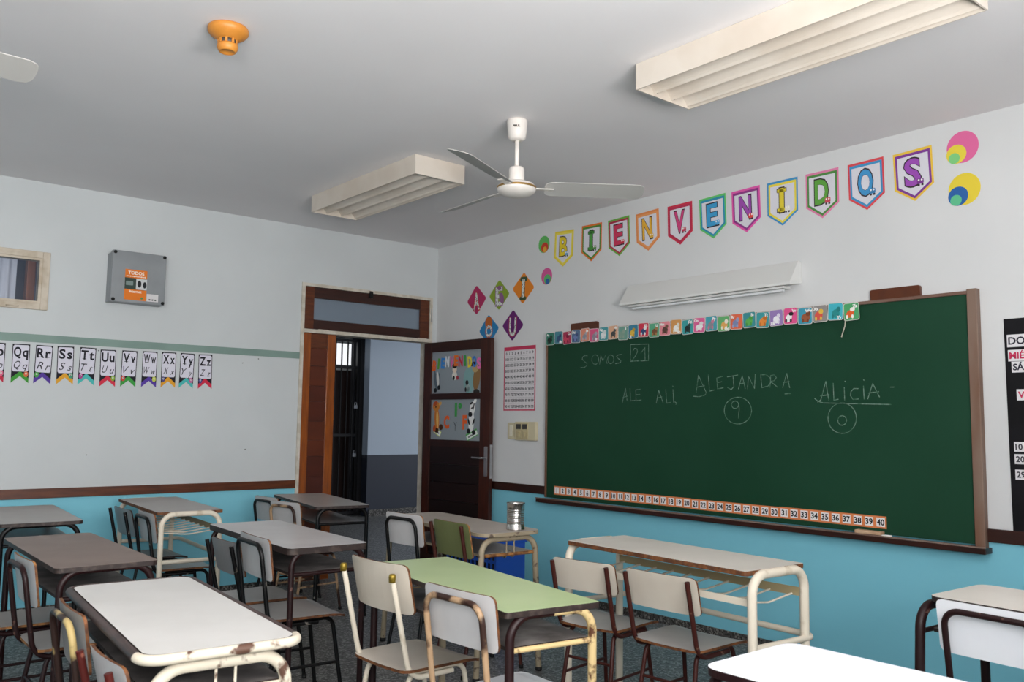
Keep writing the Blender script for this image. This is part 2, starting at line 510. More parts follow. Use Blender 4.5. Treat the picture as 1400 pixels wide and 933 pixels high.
blob('giraffe_cutout', [('#c8742e', 0, -.01, .034, .11, 4), ('#e0b268', .008, -.02, .016, .08, 4), ('#c87e38', -.012, .1, .05, .045, 0), ('#b5502a', -.025, .125, .03, .02, 30), ('#d9a35a', .045, .125, .02, .014, 40), ('#3a2412', -.015, .095, .008, .01, 0), ('#3f2414', .0, -.115, .028, .022, 0), ('#4a2a17', .06, -.085, .026, .026, 0), ('#b4532a', -.03, -.1, .02, .03, 0)], .185, 1.365)
blob('zebra_cutout', [('#e8e8e6', 0, -.03, .036, .09, -4), ('#e8e8e6', .012, .085, .034, .065, -14), ('#1d1d1f', -.014, .035, .026, .022, 0), ('#1d1d1f', .0, .13, .02, .009, 25), ('#1d1d1f', .034, .12, .006, .05, -12), ('#1d1d1f', .01, .09, .016, .006, 20), ('#1d1d1f', -.032, -.11, .022, .022, 0), ('#1d1d1f', .034, -.12, .022, .022, 0), ('#1d1d1f', -.03, -.03, .008, .03, 20), ('#1d1d1f', .03, -.03, .008, .03, -20), ('#f1f1ef', .048, .15, .014, .024, -20)], .655, 1.36)
door_paper('paper_letter', B().text('1', 0, 0, .105, .003, 'heavy'), flat('#3f9c4e'), .45, 1.435)
door_paper('paper_letter', B().text('°', 0, 0, .09, .003, 'heavy'), flat('#3f9c4e'), .505, 1.435)
door_paper('paper_letter', B().text('C', 0, 0, .1, .003, 'heavy', maxw=.075), flat('#e0622f'), .325, 1.325)
door_paper('paper_letter', B().text('Y', 0, 0, .075, .003, 'thin', maxw=.04), flat('#3b4248'), .445, 1.29)
door_paper('paper_letter', B().text('F', 0, 0, .11, .003, 'heavy', maxw=.06), flat('#e0622f'), .57, 1.325)
b = B(); b.prism(rrect(.1, .05, .003), .0005, .001, 0); b.prism(rrect(.094, .036, .003), .001, .0015, 1); [b.prism(rrect(.009, .012 + .004 * (k % 2), .002, cx=-.024 + .012 * k), .0015, .002, 2) for k in range(5)]
door_paper('name_tag', b, [flat('#d6dd6a'), flat('#eceee6'), flat('#33373a')], .195, 1.235, R(25))
b = B(); b.prism(rrect(.15, .06, .003), .0005, .001, 0); b.prism(rrect(.144, .038, .003, cy=-.004), .001, .0015, 1); [b.prism(rrect(.009, .012 + .004 * (k % 2), .002, cx=-.048 + .012 * k, cy=-.004), .0015, .002, 2) for k in range(9)]
door_paper('name_tag', b, [flat('#5aa85c'), flat('#e4ebe4'), flat('#33373a')], .665, 1.22, R(-22))

# ------------------------------------------------------------------ the corridor beyond
CWALL = bpy.data.materials.new('paint_corridor'); CWALL.use_nodes = True
def two_tone(m, top, low, zsplit):
    nt = m.node_tree; b = nt.nodes['Principled BSDF']; b.inputs['Roughness'].default_value = .5
    g = nt.nodes.new('ShaderNodeNewGeometry'); s = nt.nodes.new('ShaderNodeSeparateXYZ'); k = nt.nodes.new('ShaderNodeMath')
    k.operation = 'GREATER_THAN'; k.inputs[1].default_value = zsplit
    x = nt.nodes.new('ShaderNodeMix'); x.data_type = 'RGBA'; x.inputs[6].default_value = lin(low); x.inputs[7].default_value = lin(top)
    nt.links.new(g.outputs['Position'], s.inputs[0]); nt.links.new(s.outputs['Z'], k.inputs[0])
    nt.links.new(k.outputs[0], x.inputs[0]); nt.links.new(x.outputs[2], b.inputs['Base Color'])
two_tone(CWALL, '#b0bdcb', '#262c3a', .85)
cw = B(); cw.box(1.7, 6.2, 4.05, 4.2, 0, HC); cw.box(-2.0, .5, 4.05, 4.2, 0, HC); cw.box(.5, 1.7, 4.05, 4.2, 2.5, HC)
struct(cw.build('wall_corridor', CWALL), 'pale blue corridor wall with a dark blue lower part')
struct(B().box(-2.15, -2.0, .13, 5.4, 0, HC).build('wall_corridor_end', CWALL))
struct(B().box(6.2, 6.35, .13, 5.4, 0, HC).build('wall_corridor_side', CWALL))
struct(B().box(-4.6, 6.35, .13, 5.4, HC, HC + .1).build('ceiling_corridor', CEIL))
struct(B().box(1.74, 6.2, 4.035, 4.0495, .001, .09).build('baseboard_corridor', SKIRT))
gate = thing('iron_gate', 'black barred iron gate seen through the doorway', 'gate', (1.1, 4.3, 0))
g = B(); g.box(-.58, -.53, -.02, .02, .01, 2.48); g.box(.53, .58, -.02, .02, .01, 2.48)
g.build('post', BLACKM, gate)
g = B()
for z in (.02, 1.1, 2.06, 2.44): g.box(-.53, .53, -.015, .015, z, z + .04)
g.build('rail', BLACKM, gate)
for i in range(11):
    B().tube([(-.48 + .096 * i, 0, .06), (-.48 + .096 * i, 0, 2.44)], .011, 6).build('bar', BLACKM, gate)
for z in (.82, 1.5):
    lk = B().box(.49, .54, -.04, -.018, z, z + .045).build('padlock', STEEL, gate)
    B().tube(fillet([(.5, -.029, z + .04), (.5, -.029, z + .085), (.53, -.029, z + .085), (.53, -.029, z + .04)], .012), .004, 6).build('shackle', STEEL, lk)
cd = thing('street_door', 'dark brown door with a bright frosted light behind the iron gate', 'door', (1.1, 4.6, 0))
DK = mat('dark_brown_door', '#2b120a', .5, col2='#1c0b06', scale=5, stretch=(1, 1, .1))
for i in range(6): B().box(-.6 + .2 * i, -.603 + .2 * (i + 1), -.02, .02, .01, 2.05).build('board', DK, cd)
B().box(-.6, .6, -.01, .01, 2.13, 2.44).build('frosted_pane', mat('bright_frosted_glass', '#eef0f2', .5, emit=1.05), cd)
g = B(); g.box(-.6, .6, -.03, .03, 2.05, 2.13); g.box(-.6, .6, -.03, .03, 2.44, 2.52); g.build('frame', WHITEP, cd)
struct(B().box(-.6, 6.2, 4.66, 4.75, 0, HC).build('wall_street', mat('grey_plaster', '#4a4b50', .8)))

# ------------------------------------------------------------------ small high window in the door wall
w1 = empty_struct('window_1', (0, 0, 0), label='small high window in a cream wooden frame')
OLD = mat('old_cream_wood', '#cbbfae', .55, col2='#b5a690', scale=9)
f = B(); f.box(-3.325, -3.278, -.02, .1, 2.055, 2.458); f.box(-4.085, -4.038, -.02, .1, 2.055, 2.458); f.build('stile', OLD, w1, bevel=.004)
f = B(); f.box(-4.038, -3.325, -.019, .1, 2.412, 2.458); f.box(-4.038, -3.325, -.019, .1, 2.055, 2.1); f.build('rail', OLD, w1, bevel=.004)
f = B(); f.box(-3.342, -3.325, -.012, .06, 2.1, 2.412); f.box(-4.038, -3.342, -.012, .06, 2.397, 2.412); f.box(-4.038, -3.342, -.012, .06, 2.1, 2.115); f.build('sash_bead', OLD, w1)
B().box(-4.038, -3.342, -.004, .0, 2.115, 2.397).build('pane', glass_mat('window_glass', '#5d6878', .22, .02), w1)
B().tube(fillet([(-3.53, -.02, 2.07), (-3.53, -.04, 2.07), (-3.46, -.04, 2.07), (-3.46, -.02, 2.07)], .01), .005, 6).build('latch', OLD, w1)
# the room behind it
struct(B().box(-4.6, -2.15, 3.0, 3.1, 1.2, HC).build('wall_side_room', mat('lilac_grey_plaster', '#7b7f95', .8)))
struct(B().box(-4.7, -4.6, .13, 3.1, 0, HC).build('wall_side_room_end', mat('lilac_grey_plaster', '#7b7f95', .8)))
cur = B(); n = 44
xs = [-3.8 + .54 * i / n for i in range(n + 1)]
vs = []
for i, x in enumerate(xs):
    y = 1.25 + .018 * math.sin(i * 1.25) + .008 * math.sin(i * .6)
    vs += [(x, y, .06), (x, y, 2.94), (x, y + .003, 2.94), (x, y + .003, .06)]
fs = []
for i in range(n):
    a, b_ = 4 * i, 4 * i + 4
    fs += [(a, b_, b_ + 1, a + 1), (a + 2, b_ + 2, b_ + 3, a + 3), (a + 1, b_ + 1, b_ + 2, a + 2), (a + 3, b_ + 3, b_, a)]
cur.add(vs, fs, 0, True)
tag(cur.build('curtain', mat('sheer_curtain', '#d9dbe4', .9)), 'pale pleated curtain seen behind the small high window', 'curtain')
tag(B().box(-3.19, -3.13, 1.2, 1.3, .001, 2.94).build('wooden_post', WOOD, bevel=.004), 'brown wooden post beside the pale curtain', 'post')

# ------------------------------------------------------------------ blackboard
GREEN = mat('green_board', '#153d29', .55, col2='#1b432f', scale=1.6, lo=.35, hi=.75, detail=8, spec=.2)
bb = thing('chalkboard', 'large green chalkboard in a wooden frame with chalked names', 'chalkboard', (0, 0, 0))
BY0, BY1, BZ0, BZ1 = -4.815, -1.565, .755, 2.032
B().box(-.03, -.012, BY0 + .02, BY1 - .012, BZ0, BZ1 - .01).build('writing_surface', GREEN, bb)
FRW = mat('worn_board_frame', '#6b4630', .55, col2='#7d6658', scale=7, stretch=(1, 1, .2), lo=.4, hi=.65)
FRH = mat('worn_board_frame_along', '#6f5245', .55, col2='#8a776c', scale=7, stretch=(1, .2, 1), lo=.4, hi=.65)
B().box(-.045, -.002, BY0, BY0 + .05, BZ0 - .02, BZ1 + .008).build('frame_side', FRW, bb, bevel=.004)
B().box(-.04, -.002, BY1 - .016, BY1, BZ0, BZ1).build('frame_side', FRW, bb, bevel=.003)
B().box(-.04, -.002, BY0 + .05, BY1 - .016, BZ1 - .018, BZ1).build('frame_top', FRH, bb, bevel=.003)
tr = B().box(-.085, -.002, -4.83, -1.515, .715, .745).build('chalk_tray', MAHOH, bb, bevel=.004)
B().box(-.088, -.076, -4.83, -1.515, .745, .752).build('tray_lip', FRH, tr)
for a, b_ in ((-2.115, -1.83), (-4.52, -4.24)):
    B().prism(rrect(b_ - a, .065, .012), 0, .02).build('hanging_block', WOODH, bb, (-.002, (a + b_) / 2, 2.06), ON_RIGHT)
CHALK = mat('chalk', '#7d9488', .95, col2='#2f5a44', scale=45, lo=.38, hi=.72, spec=.1)
STROKES = [[(2022,1836),(1989,1837),(1971,1828),(1967,1812),(1990,1794),(2019,1777),(2016,1761),(1990,1749),(1949,1748)],[(2140,1802),(2137,1787),(2128,1775),(2115,1769),(2100,1768),(2086,1773),(2075,1783),(2069,1797),(2069,1812),(2075,1826),(2086,1835),(2100,1839),(2115,1837),(2128,1829),(2136,1816),(2140,1802)],[(2149,1765),(2161,1829),(2184,1789),(2208,1829),(2226,1768)],[(2293,1797),(2290,1784),(2283,1774),(2272,1768),(2259,1767),(2247,1772),(2237,1781),(2232,1793),(2232,1806),(2237,1818),(2246,1826),(2259,1830),(2272,1828),(2283,1821),(2290,1810),(2293,1797)],[(2373,1828),(2339,1827),(2319,1817),(2334,1801),(2363,1784),(2359,1769),(2309,1764)],[(2456,1894),(2624,1888),(2623,1772),(2456,1774),(2456,1894)],[(2476,1844),(2492,1864),(2516,1860),(2521,1838),(2500,1809),(2467,1776),(2536,1778)],[(2552,1827),(2590,1865),(2592,1777)],[(2377,1481),(2408,1582),(2423,1493)],[(2382,1518),(2427,1527)],[(2451,1581),(2456,1493),(2500,1497)],[(2552,1574),(2505,1570),(2508,1493),(2558,1499)],[(2508,1535),(2545,1539)],[(2693,1475),(2715,1563),(2753,1479)],[(2701,1509),(2745,1518)],[(2777,1568),(2786,1474),(2821,1480)],[(2840,1567),(2846,1474)],[(2837,1590),(2842,1586)],[(2856,1482),(2875,1474),(2864,1465)],[(3034,1540),(3054,1655),(3117,1539)],[(3042,1577),(3103,1585)],[(3133,1656),(3143,1549),(3179,1556)],[(3248,1642),(3200,1632),(3206,1563),(3252,1568)],[(3201,1602),(3240,1608)],[(3282,1637),(3363,1647)],[(3326,1642),(3332,1575),(3312,1556),(3283,1569)],[(3366,1559),(3395,1644),(3416,1560)],[(3375,1592),(3411,1595)],[(3433,1557),(3441,1637),(3484,1559),(3491,1646)],[(3530,1642),(3537,1562),(3581,1572),(3603,1595),(3596,1623),(3567,1642),(3530,1642)],[(3595,1563),(3601,1636),(3626,1639),(3640,1622),(3625,1604),(3600,1599),(3649,1562)],[(3682,1559),(3712,1645),(3730,1558)],[(3687,1591),(3728,1595)],[(3009,1518),(3058,1514),(3100,1522),(3114,1533)],[(3696,1522),(3738,1523)],[(3461,1423),(3458,1403),(3449,1385),(3437,1369),(3420,1356),(3399,1346),(3377,1340),(3353,1339),(3330,1342),(3308,1349),(3289,1361),(3273,1376),(3263,1394),(3257,1413),(3257,1433),(3263,1452),(3274,1470),(3290,1485),(3310,1496),(3332,1504),(3355,1507),(3379,1506),(3401,1500),(3421,1490),(3438,1476),(3451,1460),(3458,1442),(3461,1423)],[(3366,1459),(3363,1448),(3354,1440),(3343,1436),(3330,1437),(3320,1444),(3314,1454),(3315,1466),(3320,1476),(3331,1482),(3343,1483),(3355,1479),(3363,1471),(3366,1459)],[(3367,1469),(3370,1431),(3363,1375)],[(3911,1471),(3932,1483),(3966,1591),(3982,1480)],[(3929,1506),(3986,1513)],[(4012,1578),(4014,1481),(4041,1486)],[(4079,1553),(4080,1480)],[(4084,1588),(4088,1584)],[(4163,1544),(4136,1545),(4119,1528),(4116,1505),(4130,1484),(4164,1486)],[(4194,1558),(4196,1485)],[(4195,1593),(4198,1589)],[(4217,1485),(4248,1571),(4285,1495)],[(4221,1518),(4282,1525)],[(3893,1492),(3915,1475),(3948,1466),(4102,1461),(4350,1454)],[(4347,1548),(4368,1548)],[(4148,1379),(4145,1360),(4138,1341),(4127,1324),(4112,1311),(4095,1300),(4075,1294),(4055,1293),(4036,1296),(4017,1304),(4001,1315),(3988,1331),(3980,1349),(3975,1368),(3976,1389),(3981,1408),(3990,1426),(4004,1442),(4021,1454),(4039,1462),(4059,1465),(4079,1464),(4098,1458),(4115,1448),(4129,1434),(4140,1417),(4146,1399),(4148,1379)],[(4089,1366),(4085,1354),(4077,1344),(4065,1339),(4052,1340),(4042,1348),(4036,1359),(4036,1372),(4043,1384),(4053,1391),(4066,1393),(4078,1388),(4086,1379),(4089,1366)]]
ck = B()
for s in STROKES:
    for i in range(len(s) - 1):
        (y0, z0), (y1, z1) = [(q[0] / 1000, q[1] / 1000) for q in s[i:i + 2]]
        L = math.hypot(y1 - y0, z1 - z0) or 1e-6
        ny, nz = -(z1 - z0) / L * .0024, (y1 - y0) / L * .0024
        ey, ez = (y1 - y0) / L * .0012, (z1 - z0) / L * .0012
        ck.add([(-.0304, -(y0 - ey + ny), z0 - ez + nz), (-.0304, -(y1 + ey + ny), z1 + ez + nz), (-.0304, -(y1 + ey - ny), z1 + ez - nz), (-.0304, -(y0 - ey - ny), z0 - ez - nz)], [(0, 1, 2, 3)])
ck.build('chalk_writing', CHALK, bb)['kind'] = 'stuff'
er = thing('board_eraser', 'pale wooden eraser lying on the chalk tray under number 39', 'eraser', (-.05, -4.22, .7455))
B().box(-.025, .02, -.075, .075, .006, .024).build('handle', mat('pale_wood', '#c8a98a', .6, col2='#b99576', scale=9), er, bevel=.003)
B().box(-.023, .018, -.073, .073, 0, .006).build('felt', mat('grey_felt', '#8f8b84', .95), er)
tag(B().lathe([(0, 0), (.006, 0), (.006, .05), (0, .05)], 8).build('chalk_stick', mat('white_chalk', '#e6e4de', .9), None, (-.074, -4.3, .7515), (R(90), 0, R(20))), 'small white chalk stick beside the eraser on the tray', 'chalk')

# alphabet cards along the top of the board (u right, v up)
CARDS = [('Aa', '#3f7f6c', '#22312b', '#2d4a3f'), ('Bb', '#4d8593', '#3b5578', '#2f4767'), ('Cc', '#a83a56', '#c9445f', '#7f2740'), ('Dd', '#56708f', '#6f7fb0', '#49557d'),
 ('Ee', '#d98a72', '#8d8f98', '#a7a9b0'), ('Ff', '#d65a83', '#8f8492', '#a3a0ac'), ('Gg', '#4f9aa0', '#e4e6e4', '#cfd6d6'), ('Hh', '#d9a98a', '#4a4a4a', '#5b5854'), ('Ii', '#6e9a8c', '#7d9a8a', '#8a9f8f'),
 ('Jj', '#3c7f9a', '#d8b64a', '#c69a34'), ('Kk', '#cf3a4e', '#3d4f7a', '#e8e6e4'), ('Ll', '#5aa37f', '#7a5138', '#a57a4f'), ('Mm', '#df8a92', '#5a4038', '#7c5a4c'), ('Nn', '#d59a5a', '#f0eee8', '#e4dfd2'),
 ('Ññ', '#3f9c9c', '#23302f', '#31413f'), ('Oo', '#e0659a', '#f2f0ee', '#e6e2df'), ('Pp', '#4aa0ae', '#8c8a94', '#c87f96'), ('Qq', '#68b070', '#e2a85e', '#efe6d6'), ('Rr', '#e06a4a', '#7d88b0', '#93a0c4'),
 ('Ss', '#3f8f96', '#5fae54', '#4c9a47'), ('Tt', '#3f9aa0', '#e08a3c', '#c66f2a'), ('Uu', '#9a7fb8', '#f0eef2', '#e2dbe8'), ('Vv', '#e0568f', '#f2f0ee', '#2a2728'), ('Ww', '#3f97ae', '#9c5a3c', '#7d442d'),
 ('Xx', '#8f8a88', '#d8564a', '#e0b84a'), ('Yy', '#45b0bf', '#2f8f8f', '#2a7f80'), ('Zz', '#4fa36a', '#e0622f', '#f2ece6')]
for i, (ab, bg, c1, c2) in enumerate(CARDS):
    y = -1.624 - i * .0968
    low = (i < 8)
    t = thing('alphabet_card', 'small %s letter card on top of the chalkboard' % ab, 'card', (-.0455, y, 1.984 + .005 * math.sin(i * 2.1) + (.004 if low else 0)),
              (R(90), 0, R(-90)), 'alphabet cards along the board top')
    t.rotation_euler.rotate_axis('Z', R(2.2 * math.sin(i * 3.7)))
    B().prism(rrect(.094, .1, .012), 0, .0008).build('border', flat('#d8d4cc'), t)
    B().prism(rrect(.088, .094, .011), .0008, .0012).build('background', flat(bg), t)
    random.seed(i)
    rx = .02 + .01 * random.random(); ry = .018 + .008 * random.random(); cx = random.uniform(-.012, .006)
    a = B(); a.prism(ellipse(cx, -.012, rx, ry, 14, random.random()), .0012, .0016, 0)
    a.prism(ellipse(cx + .016, .012, rx * .55, ry * .6, 12), .0016, .002, 1)
    a.prism(ellipse(cx - .018, -.028, .007, .012, 10), .0012, .0018, 1); a.prism(ellipse(cx + .014, -.028, .007, .012, 10), .0012, .0018, 1)
    a.build('animal_picture', [flat(c1), flat(c2)], t)
    B().text(ab, (.024 if i % 3 else -.024), (.03 if i % 4 != 1 else -.034), .017, .0022, 'heavy').build('lettering', flat('#f2f1ee'), t)
tag(B().tube([(-.046, -4.105, 1.936), (-.046, -4.1, 1.9), (-.046, -4.085, 1.86), (-.046, -4.078, 1.838)], .0035, 6).build('paper_tail', flat('#b8b3a2')), 'thin strip of tape hanging below the Zz card', 'tape')

# number strips along the bottom of the board
for k in range(4):
    y0 = -1.668 - k * .66
    t = thing('number_strip', ('orange strip of numbers %d to %d, ' % (k * 10 + 1, k * 10 + 10)) + ('leftmost on the board', 'second from the left on the board', 'third from the left on the board', 'rightmost above the eraser')[k], 'number strip',
              (-.031, y0, .782 + .002 * (k % 2)), ON_RIGHT, 'number strips along the board bottom')
    B().prism([(0, 0), (.659, 0), (.659, .066), (0, .066)], 0, .001).build('backing', flat('#d9814f'), t)
    for j in range(10):
        cxx = .033 + j * .0659
        q = B().prism([(cxx - .024, .009), (cxx + .024, .009), (cxx + .024, .057), (cxx - .024, .057)], .001, .0014).build('number_square', flat('#e9e6e6'), t)
        B().text(str(k * 10 + j + 1), cxx, .033, .03, .0018, 'bold', maxw=.042).build('numeral', flat('#17171c'), q)

# ------------------------------------------------------------------ BIENVENIDOS pennants
PEN = [('B', '#e3cb3a', '#e8d75a', '#e2c62e', 'yellow'), ('I', '#e0702f', '#4f8a3c', '#4f9a45', 'orange and green'), ('E', '#6bb04a', '#b0304a', '#c93a5a', 'green and red'),
 ('N', '#e08a4f', '#e59a5f', '#e0aa3a', 'light orange'), ('V', '#c8324a', '#b53050', '#d0447c', 'red'), ('E', '#63c06a', '#2f8fae', '#3f9acb', 'green and blue'),
 ('N', '#df5aa8', '#8f3a86', '#a04fae', 'pink and purple'), ('I', '#3f8fc4', '#e6d24a', '#e3cd3c', 'blue and yellow'), ('D', '#dd7fa6', '#4f8a45', '#5fa042', 'pink and green'),
 ('O', '#d94a50', '#3f8fc0', '#4593c9', 'red and blue'), ('S', '#e6bf45', '#7f3f94', '#9a4fb0', 'yellow and purple')]
PY = [-1.722, -2.03, -2.314, -2.592, -2.883, -3.158, -3.418, -3.682, -3.95, -4.224, -4.494]
FIG = ['#6fa0c8', '#5a8a4a', '#c93a4a', '#e0b04a', '#c93a5a', '#5aa8d8', '#e0483f', '#e6e2da', '#c84a5a', '#3f7fb0', '#7a3a8a']
ORD = ['first', 'first', 'first', 'first', 'only', 'second', 'second', 'second', 'only', 'only', 'only']
for i, (ch, co, ci, cl, nm) in enumerate(PEN):
    t = thing('welcome_pennant', '%s paper pennant with %s letter %s above the board' % (nm, {'first': 'the first', 'second': 'the second', 'only': 'the'}[ORD[i]], ch), 'pennant',
              on_right(PY[i], 2.7, .001), ON_RIGHT, 'welcome pennants above the chalkboard')
    t.rotation_euler.rotate_axis('Z', R((-3, -1, 2, 2.5, 1, 2, 1.5, 0, 0, 1, 2)[i]))
    def shield(s): return [(-.107 * s, -.065 * s + .002 * (1 - s)), (0, -.143 * s), (.107 * s, -.065 * s), (.107 * s, .143 * s), (-.107 * s, .143 * s)]
    B().prism(shield(1), 0, .0008).build('border', flat(co), t)
    B().prism(shield(.9), .0008, .0013).build('inner_band', flat(ci), t)
    B().prism(shield(.79), .0013, .0018).build('white_field', flat('#d7d5dc'), t)
    b = B(); b.text(ch, -.004, .018, .146, .0022, 'heavy', 0, maxw=.098)
    if ch == 'I':
        for cy in (.018 - .062, .018 + .062): b.prism(rrect(.07, .026, .003, cx=-.004, cy=cy), .0021, .0022)
    b.build('letter_outline', flat('#3a3034'), t)  # dark printed outline around the letter
    V = B(); V.text(ch, -.004, .018, .139, .0027, 'bold', 0, maxw=.087)
    if ch == 'I':
        for cy in (.018 - .06, .018 + .06): V.prism(rrect(.06, .019, .002, cx=-.004, cy=cy), .0026, .0027)
    V.build('letter', flat(cl), t)
    g = B(); g.prism(rrect(.036, .03, .008, cx=.036, cy=-.04), .0028, .0034, 0); g.prism(ellipse(.028, -.034, .005, .006, 8), .0034, .004, 1); g.prism(ellipse(.044, -.034, .005, .006, 8), .0034, .004, 1)
    g.prism(rrect(.012, .012, .003, cx=.026, cy=-.06), .0028, .0032, 2); g.prism(rrect(.012, .012, .003, cx=.046, cy=-.06), .0028, .0032, 2)
    g.build('little_figure', [flat(FIG[i]), flat('#f2f0ec'), flat('#3b3336')], t)

# round three-colour cut-outs
for (y, z, r, c, lab) in ((-1.49, 2.768, .07, ('#62b560', '#c8402f', '#e0a83a'), 'green red and yellow round paper cutout left of pennant B'),
                     (-1.527, 2.503, .068, ('#d05a94', '#5ab06a', '#3060a0'), 'pink green and blue round paper cutout under the green one'),
                     (-4.755, 2.797, .085, ('#dd6a9c', '#e3cf45', '#7fca80'), 'pink yellow and green round paper cutout right of pennant S'),
                     (-4.757, 2.572, .085, ('#e3cb40', '#2f62a4', '#5fba8a'), 'yellow blue and green round paper cutout above the board corner')):
    t = thing('round_cutout', lab, 'paper cutout', on_right(y, z, .001), ON_RIGHT, 'round paper cutouts on the board wall')
    right = y < -3
    dx = -.38 if right else .12
    B().prism(ellipse(0, 0, r * .95, r, 28), 0, .0008).build('large_disc', flat(c[0]), t)
    B().prism(ellipse(dx * r, -r * .38, r * .6, r * .6, 24), .0008, .0014).build('middle_disc', flat(c[1]), t)
    B().prism(ellipse(dx * r * 1.35, -r * .62, r * .34, r * .34, 20), .0014, .002).build('small_disc', flat(c[2]), t)

# vowel diamonds
for ch, y, z, c, lc, lab in (('A', -.608, 2.402, '#b0325f', '#c7412f', 'crimson'), ('E', -.924, 2.414, '#8aa436', '#a0709a', 'olive green'), ('I', -1.24, 2.438, '#df8228', '#44513a', 'orange'),
                        ('O', -.79, 2.125, '#2f7fb4', '#b5562f', 'blue'), ('U', -1.11, 2.138, '#64266a', '#a33a5a', 'dark purple')):
    t = thing('vowel_diamond', '%s paper diamond with spotted letter %s near the door' % (lab, ch), 'paper sign', on_right(y, z, .001), ON_RIGHT, 'vowel diamonds beside the door')
    t.rotation_euler.rotate_axis('Z', R({'A': 2, 'E': 0, 'I': -3, 'O': 3, 'U': -2}[ch]))
    d = fillet([(.07, .066, 0), (0, .133, 0), (-.14, 0, 0), (0, -.133, 0), (.14, 0, 0), (.07, .066, 0)], .02, 4)[:-1]
    B().prism([(q.x, q.y) for q in d], 0, .0008).build('card', flat(c), t)
    if ch == 'O':
        B().prism(ellipse(.0, .06, .05, .055, 16), .0008, .0012).build('orange_patch', flat('#b5602c'), t)
    if ch == 'I':
        g = B(); g.prism(rrect(.09, .04, .018, cy=.075), .0008, .0012); g.prism(rrect(.085, .03, .014, cy=-.085), .0008, .0012); g.build('green_patch', flat('#3d5238'), t)
    B().text(ch, 0, -.012 if ch != 'I' else 0, .15 if ch != 'O' else .1, .0014, 'heavy', maxw=.105).build('letter_edge', flat(lc), t)
    B().text(ch, 0, -.012 if ch != 'I' else 0, .142 if ch != 'O' else .094, .0019, 'bold', maxw=.088).build('letter', mat('spotted_paper', '#d9dcd6', .8, col2='#33343a', scale=95, lo=.6, hi=.64, detail=0), t)
    if ch == 'E':
        blob2 = B(); blob2.prism(ellipse(.035, -.03, .03, .05, 12, .4), .002, .0025, 0); blob2.prism(ellipse(.0, .06, .025, .02, 12), .002, .0025, 0); blob2.build('animal_patch', flat('#8d5f88'), t)

# number chart
t = thing('number_chart', 'red bordered chart of numbers 0 to 99 beside the board', 'chart', on_right(-1.204, 1.692, .001), ON_RIGHT)
B().prism([(-.2, -.265), (.2, -.265), (.2, .265), (-.2, .265)], 0, .0008).build('border', flat('#c23a5a'), t)
B().prism([(-.188, -.255), (.188, -.255), (.188, .235), (-.188, .235)], .0008, .0013).build('sheet', flat('#d9d4d6'), t)
g = B(); ln = B()
for r_ in range(10):
    for c_ in range(10):
        g.text(str(r_ * 10 + c_), -.167 + c_ * .0371, .21 - r_ * .049, .021, .0018, 'bold', maxw=.031)
    if r_: ln.box(-.188, .188, .235 - r_ * .049 - .0006, .235 - r_ * .049 + .0006, .0013, .0015)
g.build('printed_numbers', flat('#2b2a33'), t)['kind'] = 'stuff'; ln.build('row_lines', flat('#8a8790'), t)

# switches
SW = mat('yellowed_plastic', '#c9bfa0', .45)
t = thing('light_switch', 'narrow cream wall plate left of the double switch', 'switch', on_right(-1.115, 1.262, .001), ON_RIGHT)
B().prism(rrect(.09, .135, .008), 0, .008).build('plate', SW, t, bevel=.002)
B().prism(rrect(.034, .09, .003), .008, .011).build('insert', mat('cream_plastic', '#dcd6c4', .4), t)
t = thing('light_switch', 'wide yellowed switch box with two sockets by the board', 'switch', on_right(-1.315, 1.262, .001), ON_RIGHT)
B().prism(rrect(.255, .15, .01), 0, .03).build('box', SW, t, bevel=.003)
for x in (-.07, .005):
    q = B().prism(rrect(.068, .13, .004, cx=x), .03, .038).build('cover', mat('beige_plastic', '#b8ab86', .45), t)
    B().prism(rrect(.056, .04, .003, cx=x, cy=.035), .038, .04).build('dark_slot', mat('dark_grey_plastic', '#3f3c3a', .5), q)
    B().prism([(x - .015, -.03), (x + .01, -.045), (x + .015, -.01), (x - .005, .0)], .038, .05).build('rocker', mat('beige_plastic', '#b8ab86', .45), q)

# calendar on black card, right of the board
t = thing('wall_calendar', 'black card calendar with white day labels right of the board', 'calendar', on_right(-4.925, 1.355, .001), ON_RIGHT)
t.rotation_euler.rotate_axis('Z', R(.4))
B().prism([(0, -.52), (.9, -.52), (.9, .52), (0, .52)], 0, .003).build('black_card', mat('black_card', '#0a090c', .6, col2='#121115', scale=3, spec=.2), t)
def day(s, x, y, w, col, h=.062, rot=0):
    tw_ = glyphs(s, 'bold')[2][0] * h * .56 / CAP
    kk = min(1, (w - .012) / tw_)
    q = B().prism([(x, y), (x + w, y), (x + w, y + h), (x, y + h)], .003, .0036).build('day_label', flat('#dcdadc'), t)
    B().text(s, x + .006 + tw_ * kk / 2, y + h / 2, h * .56, .004, 'bold', maxw=w - .012).build('lettering', flat(col), q)
day('DOMINGO', .012, .378, .29, '#2c2a38')
day('MIÉRCOLES', .014, .308, .36, '#c22f55', .056)
day('SÁBADO', .028, .252, .26, '#2c2a38', .054)
day('VIERNES', .045, .115, .26, '#c22f55', .054)
for r_, (zz, ns) in enumerate(((-.135, (10, 11)), (-.195, (20,)), (-.27, (29,)))):
    for j, nn in enumerate(ns): day(str(nn), .022 + j * .105, zz, .075, '#3a3a40', .048)

